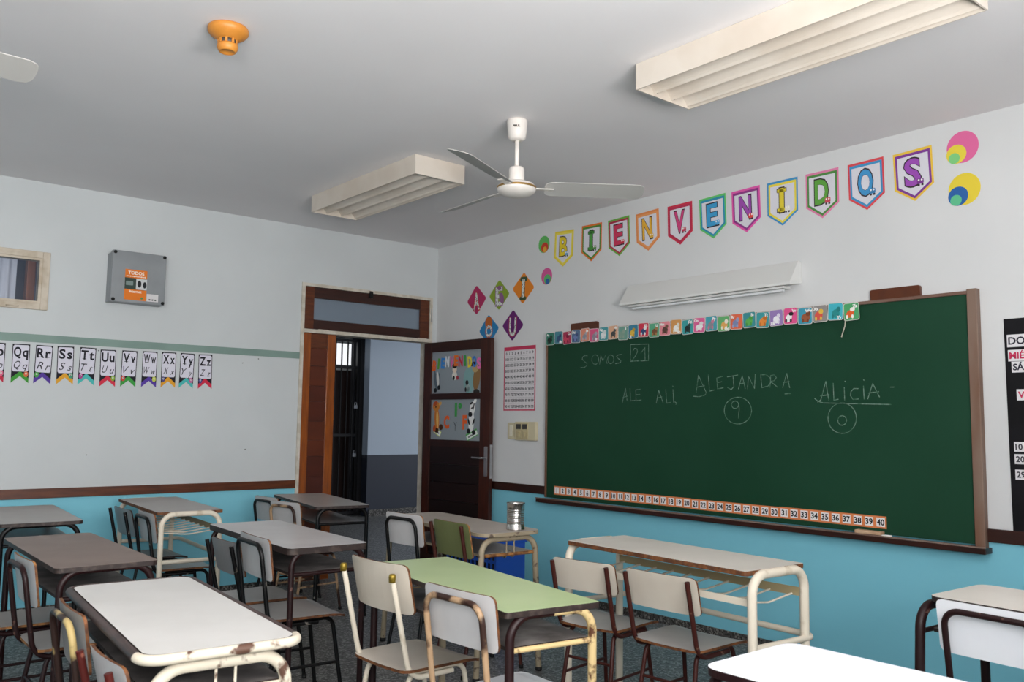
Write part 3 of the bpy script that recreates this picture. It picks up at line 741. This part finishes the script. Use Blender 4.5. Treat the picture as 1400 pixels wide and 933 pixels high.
# sloping wall lamp over the board
t = thing('wall_lamp', 'white sloping metal wall lamp above the chalkboard', 'lamp', (0, -3.12, 2.24))
L = .685
def wedge(b, y0, y1, k=1.0):
    pr = [(-.001, .075), (-.035, .078), (-.13 * k, -.06), (-.13 * k, -.075), (-.118 * k, -.075), (-.03, -.06), (-.001, -.06)]
    n = len(pr)
    vs = [(x, y0, z) for x, z in pr] + [(x, y1, z) for x, z in pr]
    b.add(vs, [tuple(range(n)), tuple(range(2 * n - 1, n - 1, -1))] + [(i, n + i, n + (i + 1) % n, (i + 1) % n) for i in range(n)])
b = B(); wedge(b, -L, L); b.build('shade', WHITEP, t, bevel=.002)
B().box(-.1, -.03, -L + .06, L - .06, -.088, -.0755).build('bottom_tray', WHITEP, t)
B().tube([(-.07, -L + .08, -.097), (-.07, L - .08, -.097)], .009, 8).build('tube', mat('fluorescent_tube', '#e6e8ea', .3), t)

# ------------------------------------------------------------------ door wall things
t = thing('junction_box', 'grey metal junction box with orange sticker high on wall', 'junction box', on_left(-2.717, 2.335, .001), ON_LEFT)
GR = mat('grey_metal_paint', '#8b8f92', .4, col2='#83878a', scale=4)
B().box(-.187, .187, -.184, .172, 0, .085).build('body', GR, t, bevel=.003)
B().prism(rrect(.375, .372, .01), .085, .13).build('lid', GR, t, bevel=.004)
for x in (-.172, .172):
    for y in (-.17, .17): B().lathe([(0, .142), (.009, .142), (.012, .138), (.012, .13), (0, .13)], 12).build('bolt', RUB, t, (x, y, 0))
q = B().prism([(-.098, -.165), (.055, -.165), (.055, .056), (-.098, .056)], .13, .1304).build('orange_sticker', flat('#e07a2c'), t)
b = B(); b.prism([(-.098, -.088), (.055, -.088), (.055, -.005), (-.098, -.005)], .1304, .1308, 0)
b.prism([(-.02, -.086), (.055, -.086), (.055, -.007), (-.02, -.007)], .1308, .131, 1)
b.prism(ellipse(.003, -.045, .014, .026, 12), .131, .1313, 2); b.prism(ellipse(.04, -.05, .013, .024, 12), .131, .1313, 2); b.prism(rrect(.05, .03, .004, cx=-.065, cy=-.045), .1308, .1312, 3)
b.build('photo_print', [flat('#3c4a44'), flat('#c9cbcc'), flat('#26262a'), flat('#7b8a86')], q)
B().text('TODOS', -.022, .032, .022, .1309, 'bold').build('lettering', flat('#f3e9dd'), q)
g = B()
for k in range(16): g.prism(rrect(.006, .006 + .003 * (k % 3 == 0), .001, cx=-.085 + .0083 * k, cy=.007), .1304, .1309)
g.build('fine_print', flat('#f3e9dd'), q)
B().text('internet', -.022, -.102, .018, .1309, 'bold', maxw=.11).build('lettering', flat('#f3e9dd'), q)
B().prism(ellipse(.025, -.148, .01, .008, 10), .1304, .1309).build('emblem', flat('#3f8a5a'), q)
q = B().prism([(.058, -.165), (.14, -.165), (.14, -.11), (.058, -.11)], .13, .1304).build('white_sticker', flat('#d6d3d3'), t)
g = B()
for x in (.08, .1, .12): g.prism(rrect(.012, .01, .002, cx=x, cy=-.152), .1304, .1308)
g.build('printed_marks', flat('#3a3a3c'), q)

# alphabet pennants under the green band
AL = [('P', -3.566, 0, '#c8344e', 'red'), ('Q', -3.418, .0, '#43963a', 'green'), ('R', -3.279, 0, '#5a3f9a', 'purple'), ('S', -3.141, .002, '#e0a434', 'amber'), ('T', -3.0, .003, '#4fb8b4', 'aqua'),
      ('U', -2.861, -.004, '#d0344a', 'red'), ('V', -2.717, -.001, '#3f9c45', 'green'), ('W', -2.572, .002, '#5a40a0', 'purple'), ('X', -2.433, .005, '#e0a030', 'amber'), ('Y', -2.297, .005, '#4fb8b4', 'aqua'), ('Z', -2.156, .005, '#d0304a', 'red')]
MON = ['#d86a8a', '#d9704a', '#52a050', '#3f9f7a', '#b04a90', '#8ab040', '#d04a44', '#c4cc5a', '#5a4f8a', '#c06a9a', '#4a4a8a']
for i, (ch, x, dz, c, nm) in enumerate(AL):
    t = thing('alphabet_pennant', 'alphabet pennant %s%s with %s chevron under the green band' % (ch, ch.lower(), nm), 'pennant', on_left(x, 1.682 + dz, .001), ON_LEFT, 'alphabet pennants on the door wall')
    t.rotation_euler.rotate_axis('Z', R(1.2 * math.sin(i * 2.7)))
    W_, T_, M_ = .053, .132, -.09
    B().prism([(-W_, -.132), (0, -.085), (W_, -.132), (W_, T_), (-W_, T_)], 0, .0007).build('black_card', flat('#24222a'), t)
    B().prism([(-W_, -.133), (0, -.086), (W_, -.133), (W_, -.1), (0, -.052), (-W_, -.1)], .0007, .0012).build('chevron', flat(c), t)
    B().prism([(-.041, -.055), (.041, -.055), (.048, -.045), (.048, .115), (.041, .125), (-.041, .125), (-.048, .115), (-.048, -.045)], .0007, .0012).build('white_card', flat('#d9d6e2'), t)
    g = B(); g.text(ch, -.021, .078, .062, .0016, 'bold', maxw=.046); g.text(ch.lower(), .026, .078, .062, .0016, 'bold', maxw=.034)
    for sx, ww in ((-.021, .026), (.026, .018)):
        g.add([(sx - ww / 2, .049, .0016), (sx + ww / 2, .049, .0016), (sx + ww / 2, .053, .0016), (sx - ww / 2, .053, .0016)], [(0, 1, 2, 3)]) if ch not in 'OQSUZ' else None
    g.build('block_letters', flat('#1f1d26'), t)
    g = B(); g.text(ch, -.02, -.008, .05, .0016, 'script', maxw=.04); g.text(ch.lower(), .028, -.014, .046, .0016, 'script', maxw=.03)
    g.build('cursive_letters', flat('#33313a'), t)
    s = 1 if i % 2 == 0 else -1
    if ch in 'QSUWY': s = 1
    if ch in 'RTVXZ': s = -1
    g = B(); g.prism(ellipse(s * .036, -.072, .014, .02, 12), .0013, .002, 0); g.prism(ellipse(s * .036, -.068, .006, .007, 8), .002, .0024, 1); g.prism(ellipse(s * .036, -.068, .003, .004, 8), .0024, .0027, 2)
    g.build('little_monster', [flat(MON[i]), flat('#ecebe4'), flat('#222026')], t)

# ------------------------------------------------------------------ ceiling things
def fixture(label, y0, y1):
    t = thing('ceiling_light', label, 'ceiling light', (-1.605, (y0 + y1) / 2, HC - .001), group='ceiling lights')
    L = (y1 - y0) / 2; W = .187; D = .12
    for s in (-1, 1):
        B().box(min(s * W, s * (W - .006)), max(s * W, s * (W - .006)), -L, L, -D, 0).build('side_panel', IVORY, t)
        B().box(-W + .0065, W - .0065, min(s * L, s * (L - .006)), max(s * L, s * (L - .006)), -D, 0).build('end_plate', IVORY, t)
    B().box(-W + .0065, W - .0065, -L + .0065, L - .0065, -.012, -.002).build('back_pan', IVORY, t)
    for x in (-.105, .015, .13):
        b = B()
        pr = [(x - .055, -.0125), (x + .035, -.0125), (x + .042, -.1), (x + .036, -.112), (x + .03, -.1)]
        vs = [(a, -L + .007, c) for a, c in pr] + [(a, L - .007, c) for a, c in pr]
        n = len(pr)
        b.add(vs, [tuple(range(n)), tuple(range(2 * n - 1, n - 1, -1))] + [(i, n + i, n + (i + 1) % n, (i + 1) % n) for i in range(n)])
        b.build('reflector', IVORY, t)
        B().box(x + .046, x + .054, L - .012, L - .007, -.105, -.06).build('lamp_socket', BLACKM, t)
        B().box(x + .046, x + .054, -L + .007, -L + .012, -.105, -.06).build('lamp_socket', BLACKM, t)
    return t
fixture('ivory box ceiling light nearer the doorway', -2.305, -.955)
fixture('ivory box ceiling light nearer the windows, above the board end', -5.44, -4.09)

FANW = mat('fan_enamel', '#e4ddd6', .35)
BLADE = mat('grey_enamel_blade', '#b3b1ad', .4)
GOLD = mat('gold_band', '#a9854a', .35, .7)
def fan(label, x, y, angs):
    t = thing('ceiling_fan', label, 'ceiling fan', (x, y, HC - .001), group='ceiling fans')
    c = B().lathe([(0, 0), (.054, 0), (.056, -.01), (.052, -.06), (.046, -.1), (.03, -.112), (0, -.112)], 28).build('canopy', FANW, t)
    g = B(); g.box(-.02, .0, -.001, .001, -.002, .005); g.box(-.016, .016, -.001, .001, -.006, -.004); g.box(.004, .012, -.001, .001, -.001, .005)
    g.build('printed_mark', flat('#4a443e'), c, (.0535 * math.cos(R(229)), .0535 * math.sin(R(229)), -.046), (0, 0, R(-41)))
    B().lathe([(0, -.1), (.012, -.1), (.012, -.285), (0, -.285)], 14).build('rod', FANW, t)
    B().lathe([(0, -.26), (.036, -.26), (.042, -.27), (.042, -.335), (.038, -.345), (0, -.345)], 24).build('motor_neck', FANW, t)
    m = B().lathe([(0, -.338), (.06, -.34), (.092, -.352), (.103, -.364), (.1045, -.378), (.1, -.392), (.082, -.405), (.055, -.416), (0, -.42)], 36).build('motor', FANW, t)
    B().lathe([(.104, -.366), (.1062, -.368), (.1062, -.376), (.104, -.378)], 36).build('gold_band', GOLD, m)
    for k, a in enumerate(angs):
        bl = B().panel(.54, .125, .04, .003, lambda u, v, s: (.42 + u, v * (1 + .25 * u) + .0, -.372 + s - .02 * v / .06), 2).build('blade', BLADE, t, (0, 0, 0), (0, 0, R(a)))
        B().box(.085, .2, -.018, .018, -.378, -.373).build('blade_arm', FANW, bl)
    return t
fan('ivory three blade ceiling fan between the two box lights', -1.712, -3.168, (-35, 87, 206))
fan('ceiling fan at the left edge with only a blade tip in view', -4.70, -3.2, (4, 124, 244))
t = thing('smoke_detector', 'round orange smoke detector on the ceiling', 'smoke detector', (-3.325, -3.205, HC - .001))
OR = mat('orange_plastic', '#d08a35', .45, col2='#c47f30', scale=6)
B().lathe([(0, 0), (.08, 0), (.083, -.006), (.082, -.02), (.07, -.034), (.05, -.046), (.042, -.052), (0, -.052)], 36).build('base', OR, t)
n = B().lathe([(0, -.052), (.034, -.052), (.034, -.072), (0, -.072)], 24).build('smoke_chamber', mat('dark_mesh', '#4a4846', .6), t)
for k in range(9):
    a = 2 * math.pi * k / 9
    B().box(-.005, .005, -.002, .002, -.073, -.051).build('rib', OR, t, (.0385 * math.cos(a), .0385 * math.sin(a), 0), (0, 0, a + math.pi / 2))
B().lathe([(0, -.07), (.041, -.071), (.043, -.078), (.041, -.09), (.034, -.102), (.03, -.103), (.028, -.098), (0, -.097)], 30).build('cap', OR, t)

# ------------------------------------------------------------------ furniture
PLY = mat('ply_edge', '#7a4a24', .7, col2='#4f2c14', scale=40, lo=.35, hi=.6)
DARKEDGE = mat('dark_edge', '#261a17', .55, col2='#4a3d37', scale=30, lo=.5, hi=.72)
TAN = mat('worn_tan_edge', '#9a6a38', .7, col2='#5a3418', scale=30)
def tube_mat(name, c1, c2, lo=.58, hi=.64, scale=22, detail=7): return mat(name, c1, .42, col2=c2, scale=scale, lo=lo, hi=hi, detail=detail, spec=.3)
MAROON = tube_mat('maroon_tube', '#210c0d', '#6f5148', .66, .72)
BLACKT = tube_mat('black_tube', '#070607', '#8d857c', .68, .73)
CREAMT = tube_mat('cream_tube', '#d9cfbd', '#b7a890', .62, .74, 14)
CREAMW = tube_mat('worn_cream_tube', '#cfc5b2', '#5a4034', .6, .66, 14)
YELLT = tube_mat('yellowed_cream_tube', '#cfb582', '#5a3826', .6, .66, 14)
KHAKI = tube_mat('khaki_tube', '#958872', '#55473c', .6, .66, 24)
TANW = tube_mat('worn_tan_tube', '#a98b6c', '#33201a', .47, .55, 8)
REDB = tube_mat('red_brown_tube', '#3c1812', '#8a6a58', .68, .74)
def lam(name, c, c2=None, rough=.32): return mat('laminate_' + name, c, rough, col2=c2, scale=5, lo=.4, hi=.75, spec=.5)
L_WHITE = lam('white', '#d4d2ce', '#cccac5'); L_GREY = lam('grey', '#a9a5a1', '#9d9894'); L_BROWN = lam('brown', '#7b675c', '#6c584e', .4)
L_OFF = lam('off_white', '#e6e1d8', '#ddd7cd'); L_GREEN = lam('green', '#b3c594', '#a9bd8b', .28); L_PALE = lam('pale_grey', '#c6c4c4', '#bab8b8')
L_BEIGE = lam('beige', '#b9b0a6', '#aca298'); L_DARK = mat('grimy_shelf', '#4e4a49', .6, col2='#77726f', scale=9, lo=.4, hi=.7, detail=6)
L_GRIME = mat('scuffed_shelf', '#5c5654', .5, col2='#a09b97', scale=7, lo=.42, hi=.68, detail=7)
L_OLIVE = lam('olive', '#6c7249', '#646a43'); L_CREAMB = lam('cream', '#cdc4b6', '#c3b9aa'); L_BRIGHT = lam('bright_white', '#eceef2', '#e6e8ee')
L_MID = lam('mid_grey', '#8d8b8b', '#828080'); L_SEAT = lam('seat_grey', '#b3b1ae', '#a5a29f')

def desk(label, x, y, r, L, W, H, top, edge, legs, shelf, kind='shelf', rc=.03, tr=.0135, rim=None, hooks=None, th=.02, splay=.0, railm=None, hide=True, out=0.0):
    """legs: materials of far-left, far-right, near-left, near-right leg; local x towards the board, local y away from the windows"""
    t = thing('school_desk', label, 'desk', (x, y, 0), (0, 0, -R(r)), 'double school desks')
    B().prism(rrect(W, L, rc, 6), H - th, H, 0, 1).build('tabletop', [top, edge], t, bevel=.0015)
    if rim:
        q = [(a, b, H - th / 2 - .003) for a, b in rrect(W + .022, L + .022, rc + .011, 6)]
        near = [p_ for p_ in q if p_[1] < -L / 2 + rc + .002]          # the end towards the windows has lost its brown coat
        far = [p_ for p_ in q if p_[1] >= -L / 2 + rc + .002]
        near = sorted(near, key=lambda p_: p_[0])
        B().tube(near, .0135, 10).build('rim_tube', CREAMW, t)
        B().tube([near[-1]] + far + [near[0]], .0135, 10).build('rim_tube', rim, t)
    ye = L / 2 - .05 if kind != 'grid' else L / 2 + tr * .6
    zt = H - th - tr - .001 if kind != 'grid' else H - tr * .9
    if hide and kind != 'grid': zt = H - tr - .003; ye = L / 2 - .015
    if rim: ye = L / 2 - .02; zt -= .008
    wx = W / 2 - .022
    if out: ye = L / 2 + .01; wx = W / 2 + out
    for (sx, sy, m) in ((-1, 1, legs[0]), (1, 1, legs[1]), (-1, -1, legs[2]), (1, -1, legs[3])):
        path = fillet([(0, sy * ye, zt), (sx * wx, sy * ye, zt), (sx * (wx + splay), sy * (ye + splay * .3), .012)], .075, 8)
        lg = B().tube(path, tr, 12).build('leg', m, t)
        B().lathe([(0, 0), (tr + .002, 0), (tr + .003, .014), (tr, .02), (0, .02)], 12).build('rubber_foot', RUB, lg, (sx * (wx + splay), sy * (ye + splay * .3), .001))
    sw = W / 2 - .04
    if kind == 'shelf':
        zs = H - .125
        B().prism(rrect(2 * sw + .03, 2 * ye - .03, .01), zs, zs + .012, 0, 1).build('shelf', [shelf, edge], t)
        for sy in (-1, 1):
            B().tube([(-wx, sy * ye, zs + .004), (wx, sy * ye, zs + .004)], .009, 8).build('shelf_rail', railm or legs[3], t)
    else:
        zs = H - .14
        B().box(-wx + .01, -wx + .014, -ye, ye, zs, zs + .028).build('shelf_bar', legs[0], t)
        B().box(wx - .014, wx - .01, -ye, ye, zs + .01, zs + .045).build('shelf_bar', mat('khaki_bar', '#a3946f', .5), t)
        n = 10
        for k in range(n):
            yy = -ye + .05 + (2 * ye - .1) * k / (n - 1)
            B().tube(fillet([(-wx + .012, yy, zs + .012), (0, yy, zs - .004), (wx - .012, yy, zs + .016)], .1), .0042, 6).build('shelf_rod', legs[0], t)
        zf = .47
        B().tube(fillet([(-wx, -ye, zf), (wx + .055, -ye - .01, zf), (wx + .055, ye + .01, zf), (-wx, ye, zf)], .045), .013, 10).build('foot_rest', legs[0], t)
    if hooks:
        for xx in (-.015, .035):
            B().tube(fillet([(xx, -ye, zt - .005), (xx, -ye, zt - .1), (xx, -ye + .04, zt - .1), (xx, -ye + .04, zt - .07)], .015), .004, 6).build('bag_hook', hooks, t)
    return t

desk('white topped desk with brown rim and worn cream end, foreground left', -3.69, -3.91, 4.5, 1.06, .385, .75, L_WHITE, DARKEDGE, (MAROON, MAROON, CREAMW, CREAMW), L_DARK, rc=.045, tr=.0165,
     rim=mat('brown_rim_tube', '#352724', .45, col2='#42322e', scale=8), hooks=CREAMW, th=.018, hide=False)
desk('brown topped desk with maroon frame at the left', -3.605, -2.43, .5, 1.07, .385, .75, L_BROWN, DARKEDGE, (MAROON,) * 4, L_DARK, rc=.03)
desk('grey topped desk with dark frame under the wall at far left', -3.47, -.79, 4, 1.05, .42, .75, L_GREY, DARKEDGE, (BLACKT,) * 4, L_MID)
desk('pale topped desk with cream frame and wire shelf at the door wall', -2.645, -.76, 4, 1.05, .39, .765, L_GREY, PLY, (CREAMT,) * 4, None, 'grid', rc=.012, tr=.016)
desk('pale grey desk with maroon frame in the middle of the left row', -2.625, -2.43, 3, 1.11, .40, .75, L_PALE, DARKEDGE, (MAROON,) * 4, L_DARK, th=.03)
desk('grey desk with chipped black frame in front of the doorway', -1.575, -.81, 10, 1.07, .39, .75, L_GREY, DARKEDGE, (BLACKT,) * 4, L_MID)
desk('beige desk with khaki frame carrying the tin can', -1.58, -2.53, 4, 1.10, .39, .75, L_BEIGE, KHAKI, (KHAKI,) * 4, L_MID, rc=.07, tr=.016, hooks=KHAKI, splay=.03, railm=TAN, hide=False)
desk('desk with pale green top and mixed maroon and cream legs', -2.655, -4.065, 8, 1.07, .36, .75, L_GREEN, DARKEDGE, (MAROON, KHAKI, MAROON, YELLT), L_GRIME, rc=.012, railm=YELLT, tr=.0145)
desk('white desk with cream frame and wire shelf below the chalkboard', -1.52, -4.09, 2.5, 1.05, .385, .765, L_OFF, PLY, (CREAMT,) * 4, None, 'grid', rc=.012, tr=.019)
desk('white desk with rounded corners at the bottom right edge', -2.71, -5.83, 0, 1.07, .39, .75, L_BRIGHT, MAROON, (MAROON,) * 4, L_DARK, rc=.05)
desk('off white desk with dark brown legs at the right edge', -1.375, -5.76, 3, 1.07, .40, .75, L_OFF, DARKEDGE, (MAROON,) * 4, L_DARK, rc=.045, tr=.0165, splay=.03, hide=False, out=.025)

def chair(label, bx, by, rz, top=.77, w=.36, ph=.175, style='loop', frame=BLACKT, back=L_PALE, seat=L_SEAT, edge=PLY, sz=.425, curve=.012, cap=None, legm=None, sd=.36, shift=0.0):
    """bx, by: middle of the backrest; rz: turn in degrees; the chair faces local +x"""
    t = thing('school_chair', label, 'chair', (bx + .225 * math.cos(R(rz)), by + .225 * math.sin(R(rz)), 0), (0, 0, R(rz)), 'school chairs')
    tr = .0105
    xb = -.225; xs = {'loop': -.178, 'cap': -.14, 'open': -.155}[style]
    ws = w / 2 - (.035 if style == 'loop' else .022)
    zt = top - (.028 if style == 'loop' else .012)
    zb = sz - .036
    lean = (xb - xs) / (top - sz)
    if style == 'loop':
        p = fillet([(.05, ws, zb), (xs - .01, ws, zb), (xb - .014, ws, zt), (xb - .014, -ws, zt), (xs - .01, -ws, zb), (.05, -ws, zb)], [.075, .055, .055, .075], 8)
        B().tube(p, tr, 10).build('back_frame', frame, t)
    else:
        for s in (-1, 1):
            p = fillet([(.05, s * ws, zb), (xs - .01, s * ws, zb), (xb - .014, s * ws, zt - (.03 if style == 'cap' else 0))], .075, 8)
            o = B().tube(p, tr, 10).build('back_post', frame, t)
            if cap: B().lathe([(0, -.022), (tr + .002, -.022), (tr + .003, 0), (tr, .008), (0, .009)], 12).build('cap', cap, o, (xb - .014, s * ws, zt - .03 + .006))
    zc = top - ph / 2
    def bplace(u, v, s):
        z = zc + v
        x = xb + lean * (z - top) + .0 + s - curve * (1 - (2 * u / w) ** 2) + .004
        return (x + (curve if style != 'loop' else curve * .55), u, z)
    B().panel(w, ph, .022, .009, bplace).build('backrest', [back, edge], t, bevel=0)
    def splace(u, v, s):
        # u across, v depth
        x = v + shift
        k = .94 + .06 * (v / sd + .5)
        z = sz - .011 + s - .006 * (1 - (2 * u / w) ** 2) - (.014 * max(0, (v / sd - .3) / .2) ** 2)
        return (x, -u * k, z)
    B().panel(w + .01, sd, .035, .011, splace, 6).build('seat', [seat, edge], t)
    lm = legm or frame
    yl = w / 2 - .055
    zl = sz - .012 - tr * .95 - .005
    for s in (-1, 1):
        for d in (1, -1):
            fx = .185 if d > 0 else -.2
            p = fillet([(0, s * yl, zl), (d * .13, s * yl, zl), (fx, s * (yl + .02), .012)], .05, 6)
            lg = B().tube(p, tr * .95, 9).build('leg', lm, t)
            B().lathe([(0, 0), (tr + .002, 0), (tr + .002, .018), (0, .018)], 10).build('rubber_foot', RUB, lg, (fx, s * (yl + .02), .001))
        B().tube([(.162, s * (yl + .011), .19), (-.17, s * (yl + .011), .19)], .007, 8).build('stretcher', lm, t)
    B().tube([(-.155, -yl - .008, .26), (-.155, yl + .008, .26)], .007, 8).build('stretcher', lm, t)
    return t
BRASS = mat('brass_cap', '#8a7428', .4, .6)
chair('cream chair with brass tipped posts at the green topped desk', -2.9, -3.755, 3, .803, .37, .185, 'cap', CREAMT, L_CREAMB, L_CREAMB, PLY, curve=.03, cap=BRASS)
chair('white backed chair with worn tan loop frame at the green topped desk', -2.955, -4.37, 3, .795, .35, .175, 'loop', TANW, L_PALE, L_BRIGHT, PLY, legm=CREAMW, sd=.43, shift=.06)
chair('farther cream backed chair with red brown posts facing the wire shelf desk', -1.83, -3.79, 9, .71, .345, .14, 'open', REDB, L_CREAMB, L_SEAT, PLY, sz=.42)
chair('nearer cream backed chair with chipped seat facing the wire shelf desk', -1.80, -4.215, 3, .71, .365, .155, 'open', REDB, L_CREAMB, L_SEAT, PLY, sz=.42)
chair('grey backed chair with black loop frame at the beige desk', -1.84, -2.33, 5, .795, .34, .18, 'loop', BLACKT, L_PALE, L_SEAT, TAN)
chair('olive green backed chair with brown posts at the beige desk', -1.865, -2.815, -2, .796, .335, .185, 'open', REDB, L_OLIVE, L_OLIVE, TAN)
chair('dark grey backed chair behind its neighbour at the middle left desk', -2.885, -2.28, 0, .715, .36, .17, 'open', BLACKT, L_MID, L_SEAT, PLY)
chair('pale backed chair with black loop frame at the middle left desk', -2.91, -2.70, -4, .785, .39, .19, 'loop', BLACKT, L_PALE, L_SEAT, PLY)
chair('pale backed chair with dark loop frame at the brown topped desk', -3.865, -2.67, 1, .765, .345, .18, 'loop', MAROON, L_PALE, L_SEAT, TAN)
chair('chair cut off by the left edge at the brown topped desk', -3.93, -2.17, 1, .765, .345, .18, 'loop', MAROON, L_PALE, L_SEAT, TAN)
chair('pale backed chair with black loop frame nearest the doorway', -1.865, -.52, 4, .76, .34, .175, 'loop', BLACKT, L_PALE, L_SEAT, TAN)
chair('pale backed chair with worn tan loop frame at the doorway desk', -1.945, -1.0, 10, .765, .34, .175, 'loop', TANW, L_PALE, L_SEAT, TAN)
chair('dark backed chair with black posts farther under the cream wall desk', -2.895, -.58, 0, .735, .37, .175, 'open', BLACKT, L_MID, L_MID, DARKEDGE)
chair('grey backed chair with black loop frame nearer at the cream wall desk', -2.895, -1.08, -3, .755, .37, .175, 'loop', BLACKT, L_PALE, L_SEAT, PLY)
chair('bright white backed chair with dark loop frame at the right edge', -1.655, -5.47, -4, .762, .37, .175, 'loop', MAROON, L_BRIGHT, L_BRIGHT, DARKEDGE, curve=.004)
chair('chair with worn yellow and brown loop frame at the foreground left desk', -3.94, -3.73, -2, .755, .345, .175, 'loop', tube_mat('worn_yellow_tube', '#2e1d18', '#b9a26c', .5, .56, 8), L_MID, L_SEAT, PLY)
chair('white backed chair with red posts at the foreground left desk', -3.972, -4.212, 0, .715, .31, .175, 'open', tube_mat('red_tube', '#4a1510', '#8f5a48', .66, .72), L_PALE, L_GREEN, PLY)

# tin can on the beige desk
t = thing('tin_can', 'ribbed empty tin can standing on the beige desk', 'can', (-1.545, -3.0, .7505))
TIN = mat('tin', '#c6c4c0', .22, 1.0, col2='#a8a29a', scale=18, lo=.4, hi=.7)
pr = [(.047, 0), (.05, .002), (.05, .006), (.048, .008)]
for k in range(9):
    z0 = .03 + k * .0095
    pr += [(.048, z0), (.0465, z0 + .004), (.048, z0 + .008)]
pr += [(.048, .138), (.0505, .14), (.0505, .145), (.0495, .145), (.047, .138), (.047, .004), (0, .003)]
B().lathe(pr, 32).build('body', TIN, t)
B().lathe([(0, .0), (.047, .0), (.047, .002), (0, .002)], 24).build('bottom', TIN, t)

# blue crate by the board wall
BLUE = mat('blue_plastic', '#1d4db0', .4)
t = thing('plastic_crate', 'blue plastic crate with slotted side on the floor behind the beige desk', 'crate', (-.82, -1.82, .001))
w, l, h = .125, .28, .55
B().box(-w, w, -l, l, 0, .012).build('bottom', BLUE, t)
B().box(-w, w, -l, -l + .01, .012, h).build('end_wall', BLUE, t)
B().box(-w, w, l - .01, l, .012, h).build('end_wall', BLUE, t)
for s in (-1, 1):
    x0, x1 = (-w, -w + .01) if s < 0 else (w - .01, w)
    b = B()
    for z0, z1 in ((.012, .05), (.12, .14), (.21, .23), (.3, .32), (.39, .41), (.48, h)): b.box(x0, x1, -l + .01, l - .01, z0, z1)
    for k in range(13):
        y = -l + .01 + (2 * l - .032) * k / 12
        b.box(x0 + .0005, x1 - .0005, y, y + .012, .05, .48)
    b.build('slotted_side', BLUE, t)
B().box(-w + .012, w - .012, -l + .012, l - .012, .013, .4).build('dark_contents', mat('dark_cloth', '#15161c', .9), t)
b = B()
for s in (-1, 1):
    b.box(min(s * w, s * (w + .012)), max(s * w, s * (w + .012)), -l - .012, l + .012, h - .03, h)
    b.box(-w, w, min(s * l, s * (l + .012)), max(s * l, s * (l + .012)), h - .03, h)
b.build('rim', BLUE, t, bevel=.003)
